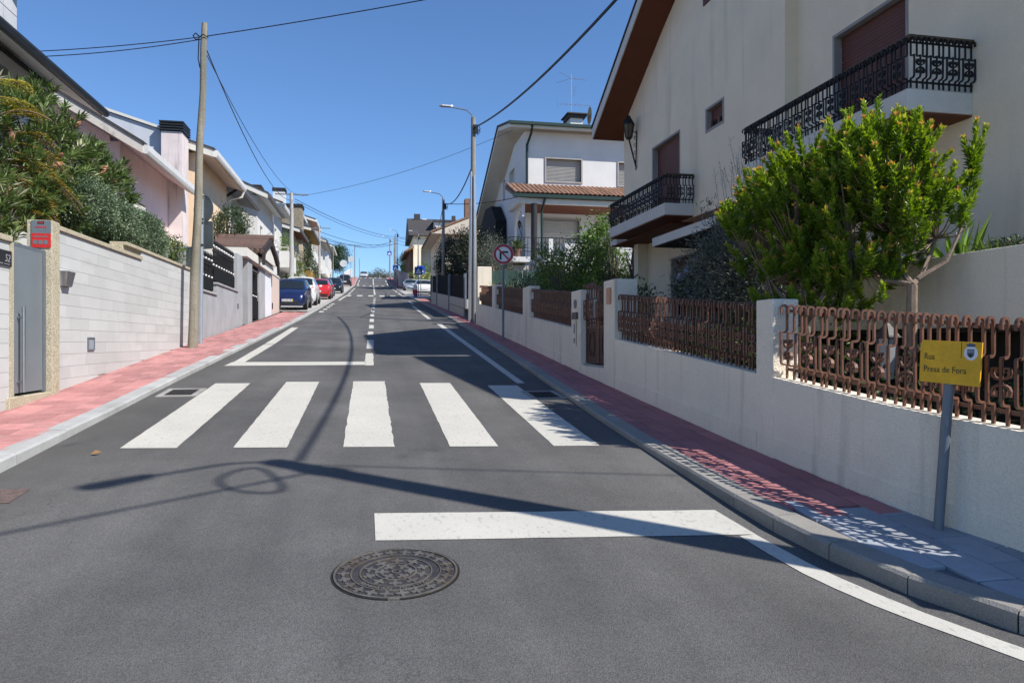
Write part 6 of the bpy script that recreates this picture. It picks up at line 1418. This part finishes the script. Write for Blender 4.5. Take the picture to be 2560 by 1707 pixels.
def fern():
    t = thing('tree_fern', 'yellowing feathery fern fronds at the left edge of the picture', 'fern', (-4.85, 11.0, g(11)+1.15)); O = np.array(t.location)
    B_, D_, T_, S_ = [], [], [], []; mb = MB()
    fr = [((-4.80, 10.85, 4.4), (.3, .75, .5), .95), ((-4.80, 10.85, 4.3), (.45, .8, .2), 1.05), ((-4.80, 10.85, 4.2), (.5, .8, -.1), 1.1), ((-4.80, 10.95, 4.0), (.6, .7, .1), 1.0), ((-4.80, 10.85, 3.6), (.45, .75, .4), .8), ((-4.80, 10.85, 3.4), (.45, .8, .25), .8), ((-4.80, 10.85, 3.2), (.5, .75, .15), .75), ((-4.85, 10.65, 5.05), (.2, .8, .5), .8), ((-4.85, 10.55, 4.8), (.4, .8, .35), .8), ((-4.80, 10.75, 3.9), (.4, .7, -.2), .9), ((-4.90, 10.85, 4.5), (-.4, .6, .5), .9), ((-4.80, 10.65, 4.6), (.6, .2, .4), .7), ((-4.80, 10.85, 4.05), (.35, .85, .35), 1.0), ((-4.80, 11.05, 3.75), (.4, .75, .2), .7)]
    for c, dv, L in fr:
        c = np.array(c); dv = unit(np.array(dv, float)); side = unit(np.cross(dv, [0, 0, 1.0])); pts = []
        for i in range(34):
            q = i/33; p = c+dv*L*q+np.array([0, 0, -.55*L*q*q]); pts.append(p)
        mb.tube([tuple(p-O) for p in pts[::4]], [.012]*len(pts[::4]), 4)
        for i in range(3, 34):
            q = i/33; ln = .17*math.sin(math.pi*min(1, .12+q*.9))+.02
            for s_ in (-1, 1):
                dd = side*s_+dv*.35+np.array([0, 0, -.25]); dd = unit(dd)
                for kk in range(5):
                    B_.append(pts[i]+dd*ln*kk/5); D_.append(dd*.5+dv*(.6 if kk % 2 else -.2)+RNG.normal(size=3)*.1); S_.append(ln*.32); T_.append(np.clip(.35+.25*RNG.normal()+(.4 if c[2] > 4.6 else 0), 0, 1))
    crown(t, np.array(B_), np.array(D_), np.array(S_), .014, LF_FERN, np.array(T_), 'fronds')
    mb.tube([(-.3, -.45, -.1), (-.2, -.4, 1.0), (-.1, -.3, 2.0)], [.06, .05, .035], 8); mb.build('trunk', BARK, t, smooth=True)
fern()
bush('camellia_tree', 'dense dark camellia tree above the tiled gateway', (-5.3, 29.5, 5.95), (.75, 1.1, .85), 420, 12, .09, LF_DARK, spread=.09, shell=.5, trunk=.06)
bush('garden_shrub', 'flowering shrubs behind the silver ball railing', (-4.5, 20.3, 3.75), (.2, 1.6, .22), 160, 10, .05, LF_GREY, ground=g(20)+1.15, trunk=.02)
for lab, c, r, n, lf, m_ in (('green shrub right of the pale concrete pole', (-5.6, 54, 6.7), (.8, 1.8, 1.0), 300, .12, LF_MID), ('tall loose shrub beside the pale concrete pole', (-5.5, 50, 7.5), (.5, 1.2, 1.4), 200, .12, LF_MID), ('large leafy tree in front of the awning house', (-5.7, 63, 8.6), (1.0, 2.6, 1.5), 520, .14, LF_DARK), ('round shrub below the ochre awning', (-5.3, 66, 7.3), (.7, 2.2, .9), 300, .13, LF_DARK), ('dark shrub by the thin concrete pole', (-5.2, 73, 7.8), (.6, 2.2, 1.1), 240, .14, LF_DARK), ('small dark shrub left of the white wall', (-5.6, 98, 9.9), (.5, 1.5, .9), 120, .15, LF_DARK)):
    bush('garden_shrub', lab, c, r, n, 12, lf, m_, spread=.12, trunk=.06, group='shrubs along the left parking row')
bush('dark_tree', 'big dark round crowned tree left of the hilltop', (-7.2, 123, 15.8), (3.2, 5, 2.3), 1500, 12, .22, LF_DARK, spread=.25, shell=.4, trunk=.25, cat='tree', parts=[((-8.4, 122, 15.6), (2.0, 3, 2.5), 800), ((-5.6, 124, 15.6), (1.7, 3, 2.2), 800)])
bush('hill_shrubs', 'russet and green shrubs at the crest of the street', (3.0, 195, 17.5), (5.2, 4, 2.8), 700, 12, .3, LF_HILL, ground=15, spread=.3, shell=.4, trunk=.2, cat='tree')
# ---- right garden
def conebush():
    t = thing('conebush', 'bright green conebush with yellow red tips behind the coppery fence', 'shrub', (4.45, 5.3, g(5.3)+.42)); O = Vector(t.location)
    fork = Vector((4.5, 5.32, 2.08)); mb = MB(); mb.tube([(0, 0, -.15), (.03, .01, .5), tuple(fork-O)], [.052, .045, .042], 8)
    # main limbs, read off the photograph as a vase of upright shoots
    mains = [((4.85, 5.45, 2.5), 0), ((4.62, 5.7, 2.6), 0), ((4.35, 5.9, 2.45), 0), ((4.25, 6.6, 2.5), 0), ((4.5, 6.2, 2.6), 0), ((4.75, 5.9, 2.6), 0), ((4.15, 7.0, 2.3), 0), ((4.4, 6.9, 2.5), 0), ((4.3, 7.3, 2.4), 0)]
    mains = [Vector(m_[0]) for m_ in mains]
    fork2 = Vector((4.32, 6.55, 1.75)); mb.tube([(fork2.x-O.x, fork2.y-O.y, -.1), (fork2.x-O.x+.04, fork2.y-O.y, .4), tuple(fork2-O)], [.05, .042, .036], 8)
    for m_ in mains:
        fork = Vector((4.5, 5.32, 2.08)) if m_.y < 6.0 else fork2
        mid = fork.lerp(m_, .5)+Vector((random.uniform(-.06, .06), random.uniform(-.06, .06), -.12)); mb.tube([fork-O, mid-O, m_-O], [.026, .019, .012], 6)
    shoots = []
    def nearest(p): return min(mains, key=lambda m_: (m_-p).length+max(0, m_.z-p.z)*1.5)
    for c, r, n in (((4.55, 5.75, 2.92), (.48, .55, .72), 150), ((4.4, 6.5, 2.9), (.48, .7, .7), 150), ((4.3, 7.2, 2.8), (.4, .6, .6), 95), ((4.75, 5.5, 2.55), (.35, .4, .45), 40), ((4.3, 6.4, 2.2), (.35, .9, .25), 60), ((4.5, 6.1, 2.6), (.45, .95, .55), 130), ((4.35, 5.9, 2.05), (.3, .6, .25), 35), ((4.15, 6.3, 1.8), (.25, .8, .2), 26)):
        for i in range(n):
            q = unit(RNG.normal(size=3)); q[2] = abs(q[2])*1.1-.25 if random.random() < .75 else q[2]
            rr = .35+.65*random.random()**.55; a = Vector(np.array(c)+q*np.array(r)*rr)
            ax = Vector((q[0]*.55+random.gauss(0, .22), q[1]*.55+random.gauss(0, .22), .95)).normalized(); ln = random.uniform(.16, .4)
            shoots.append((nearest(a), a, a+ax*ln))
    br = [Vector(p) for p in ((4.56, 5.33, 2.13), (4.8, 5.28, 2.28), (4.93, 5.27, 2.55), (5.04, 5.3, 2.85), (5.1, 5.32, 3.05))]
    mb.tube([p-O for p in br], [.022, .018, .015, .012, .008], 6)
    for x1, y1, z1 in ((5.02, 5.34, 3.36), (5.12, 5.3, 3.5), (5.22, 5.3, 3.46), (5.2, 5.34, 3.28), (5.08, 5.3, 3.25)):
        shoots.append((br[3], br[3].lerp(br[4], random.random()), Vector((x1, y1, z1))))
    shoots.append((br[2], br[2], br[4]))
    B_, D_, T_, S_ = [], [], [], []
    for m_, a, b in shoots:
        mb.tube([m_-O, m_.lerp(a, .6)-O-Vector((0, 0, .03)), a-O, b-O], [.008, .006, .005, .0025], 4)
        full = (b-a).length; ax = np.array((b-a).normalized()); k = max(26, int(260*full/.5)); s = RNG.random(k)
        ang = RNG.random(k)*6.283; u = unit(np.cross(ax, [.4, .3, .9])); v = np.cross(ax, u)
        tilt = 1.05-.55*s
        dd = ax[None]*np.cos(tilt)[:, None]+(u[None]*np.cos(ang)[:, None]+v[None]*np.sin(ang)[:, None])*np.sin(tilt)[:, None]
        B_.append(np.array(a)[None]+ax[None]*(full*s)[:, None]); D_.append(dd); S_.append(.068*(1-.35*s)*(.6+.8*RNG.random(k))*(.8+.4*RNG.random(k)))
        tp = np.clip((s-.9)/.1, 0, 1); tipped = RNG.random() < .6  # shoots picked at random carry yellow red tips
        T_.append(np.clip(.25+.38*s+.1*RNG.normal(size=k)+(tp*.38 if tipped else 0), 0, 1))
    b = np.concatenate(B_); crown(t, b, np.concatenate(D_), np.concatenate(S_), .018, LF_LEUC, np.concatenate(T_), up=(0, 0, 1)); mb.build('trunk', BARKL, t, smooth=True)
conebush()
bush('olive_tree', 'dark grey leaved olive tree against the cream house', (5.0, 9.3, 2.5), (.75, 1.2, .7), 620, 26, .085, LF_OLIVE, ground=g(9.3)+.42, spread=.11, shell=.35, trunk=.06, cat='tree', wid=.2, nlimb=14, parts=[((5.0, 9.4, 2.45), (.6, .9, .62), 460), ((4.85, 8.4, 2.5), (.5, .9, .72), 320), ((5.0, 9.2, 3.3), (.35, .8, .2), 30)])
def dry_spray():
    t = thing('dry_spray', 'thin bare grey twigs rising above the conebush', 'twigs', (4.9, 8.6, g(8.6)+.42)); mb = MB(); O = Vector(t.location)
    for i in range(46):
        a = Vector((4.9+random.uniform(-.25, .25), 8.4+random.uniform(-.9, .9), 3.5)); b = a+Vector((random.uniform(-.12, .12), random.uniform(-.2, .2), random.uniform(.4, .85))); mb.tube([a-O, b-O], [.004, .002], 3)
        for k in range(7): p = a.lerp(b, .4+.6*k/7); mb.tube([p-O, p-O+Vector((random.uniform(-.06, .06), random.uniform(-.06, .06), random.uniform(.02, .07)))], [.003, .0015], 3)
    mb.build('twig_mass', mat('grey_twig', (.24, .225, .20), .9), t)['kind'] = 'stuff'
dry_spray()
def strap_plant(label, x, y, z, n, L, w, m_, name='strap_plant'):
    t = thing(name, label, 'plant', (x, y, z)); a = RNG.random(n)*6.28; el = .35+RNG.random(n)*.9
    d = np.stack([np.cos(a)*np.cos(el), np.sin(a)*np.cos(el), np.sin(el)], 1); b = np.stack([.05*np.cos(a), .05*np.sin(a), 0*a], 1)
    link('leaves', leaf_mesh('leaves', b, d, L*(.6+.6*RNG.random(n)), w, m_, up=(0, 0, 1)), t)
strap_plant('pale strap leaved plant on the planter wall', 5.22, 5.6, 2.2, 40, .5, .045, LF_BRIGHT)
strap_plant('spiky young plant in the planter', 5.25, 5.25, 2.2, 46, .3, .03, LF_MID)
strap_plant('long bladed plant at the right picture edge', 5.35, 4.72, 2.2, 10, .42, .03, LF_GREY)
bush('ground_cover', 'low dark leafy cover along the planter', (5.28, 5.0, 2.36), (.14, .45, .09), 90, 10, .04, LF_DARK, ground=2.2, spread=.03, trunk=.01, cat='plant')
bush('fence_plants', 'dark leafy plants behind the coppery fence', (4.35, 5.4, 1.1), (.35, 1.5, .3), 160, 10, .07, LF_DARK, ground=g(5.4)+.42, spread=.06, trunk=.015, cat='plant')
bush('fence_plants', 'mixed leafy plants behind the long brown fence', (4.5, 8.2, 1.45), (.5, 1.9, .35), 260, 10, .07, LF_MID, ground=g(8.2)+.42, spread=.07, trunk=.015, cat='plant')
t = bush('hydrangea', 'pale blue hydrangea below the ground floor window', (6.9, 14.6, 2.75), (.35, .45, .4), 120, 10, .08, LF_DARK, ground=g(14.6)+.42, spread=.05, trunk=.02)
for k in range(7): mb = MB(); q = unit(RNG.normal(size=3)); mb.ball((q[0]*.3-.1, q[1]*.4, 2.85-t.location.z+abs(q[2])*.3), .075, 8, 6); mb.build('flower_head', mat('hydrangea_blue', (.42, .40, .62), .8, .2, 40), t)
t = thing('garden_box', 'small grey stone box under the house window', 'box', (6.9, 12.6, g(12.6)+.42)); mb = MB(); mb.box(-.3, .3, -.45, .45, 0, 1.1); mb.build('body', FRAME, t, bevel=.02); mb = MB(); mb.box(-.34, .34, -.5, .5, 1.1, 1.16); mb.build('lid', FRAME, t)
t = thing('garden_lantern', 'wrought iron garden lantern standing behind the coppery fence', 'lantern', (4.32, 5.4, g(5.4)+.37)); t.scale = (.62, .62, .82)
mb = MB(); mb.tube([(0, 0, 0), (0, 0, .55)], .025, 8); mb.build('post', BLACKI, t)
mb = MB(); mb.tube([(0, 0, .98), (0, 0, 1.0), (0, 0, 1.1), (0, 0, 1.13)], [.2, .17, .06, .03], 6); mb.build('roof', BLACKI, t)
mb = MB(); mb.tube([(0, 0, .55), (0, 0, .97)], [.09, .14], 6); mb.build('glass', mat('frosted_lantern', (.30, .31, .32), .4), t)
for q in range(6): a = q*math.pi/3; mb = MB(); mb.tube([(.095*math.cos(a), .095*math.sin(a), .55), (.145*math.cos(a), .145*math.sin(a), .98)], .01, 4); mb.build('rib', BLACKI, t)
bush('leafy_tree', 'bright green drooping tree right of the road sign', (7.85, 24.0, 4.5), (.95, 1.0, 1.4), 300, 12, .17, LF_BRIGHT, ground=g(24)+.42, spread=.16, shell=.4, drop=.6, trunk=.05, cat='tree', wid=.32, parts=[((7.85, 24, 3.9), (1.0, 1.0, 1.0), 210), ((7.85, 24.1, 4.95), (.65, .7, .65), 100), ((7.9, 24.1, 5.7), (.32, .32, .38), 28)])
bush('garden_tree', 'dark branching garden tree behind the brown fence', (4.75, 17.6, 3.2), (.7, 1.2, 1.0), 420, 12, .075, LF_MID, ground=g(17.6)+.42, spread=.1, shell=.35, trunk=.06, cat='tree', parts=[((4.75, 17.6, 3.1), (.65, 1.2, .85), 330), ((5.2, 17.2, 3.7), (.5, .6, .5), 110), ((4.5, 18.4, 3.7), (.4, .5, .4), 80)])
bush('hedge_plants', 'dark mass of garden plants behind the fence left of the gate', (4.9, 14.6, 2.2), (.7, 2.4, .55), 420, 11, .08, LF_DARK, ground=g(14.6)+.42, spread=.1, trunk=.03)
bush('hedge_plants', 'dark low shrubs behind the fence near the road sign', (4.6, 20.5, 2.8), (.6, 2.6, .7), 360, 11, .08, LF_DARK, ground=g(20.5)+.42, spread=.1, trunk=.03)
for lab, x, y, h in (('left dark pointed conifer beside the cream house', 7.9, 23.0, 3.1), ('right dark pointed conifer at the corner of the cream house', 8.5, 22.2, 3.3)):
    z = g(y)+.42; bush('conifer', lab, (x, y, z+h*.5), (.75, .75, h*.5), 420, 12, .07, LF_DARK, ground=z, spread=.08, shell=.5, trunk=.06, cat='tree', wid=.22, group='dark conifers', parts=[((x, y, z+h*.28), (.8, .8, h*.32), 260), ((x, y, z+h*.6), (.5, .5, h*.3), 140), ((x, y, z+h*.88), (.2, .2, h*.2), 50)])
bush('silver_olive', 'silvery olive bush behind the lamp post and white block', (4.75, 27.6, 4.6), (.7, 1.0, .95), 420, 14, .09, LF_OLIVE, ground=g(27.6)+.3, spread=.14, shell=.4, trunk=.06, wid=.18)
strap_plant('dry straw coloured grass tuft in front of the green fence', 4.75, 24.3, g(24.3)+.6, 160, 1.1, .03, LF_STRAW, 'dry_grass')
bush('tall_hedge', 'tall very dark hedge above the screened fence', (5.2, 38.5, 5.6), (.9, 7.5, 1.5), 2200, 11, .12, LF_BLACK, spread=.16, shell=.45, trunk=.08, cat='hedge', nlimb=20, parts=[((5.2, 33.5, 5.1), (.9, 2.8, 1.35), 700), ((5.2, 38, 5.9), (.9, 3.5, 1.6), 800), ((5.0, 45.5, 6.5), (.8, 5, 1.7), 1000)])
for lab, c, r, n in (('green shrub above the wall behind the white car', (6.6, 96.5, 10.2), (1.3, 2, 1.6), 300), ('dark shrubs between the far houses on the right', (6.2, 120, 13.6), (1.0, 5, 2.0), 400), ('bushy green tree left of the dark roofed house', (5.6, 112, 13.5), (1.2, 3, 1.8), 350), ('dark trees behind the parked white car', (8.2, 80, 9.6), (1.1, 8, 2.2), 700)):
    bush('street_shrub', lab, c, r, n, 11, .2, LF_DARK if 'dark' in lab else LF_MID, spread=.2, trunk=.08, group='shrubs along the far right side')
# a dead leaf by the kerb
me = leaf_mesh('dry_leaf', np.array([[0, 0, .01]]), np.array([[1, .3, .25]]), .09, .05, leafmat('dead_leaf', [(0, (.22, .12, .05)), (1, (.3, .17, .07))], .7, .1))
o = link('dry_leaf', me, None, (-2.42, 6.95, g(6.95)+.003)); tag(o, 'curled brown dry leaf on the asphalt by the left kerb', 'leaf')
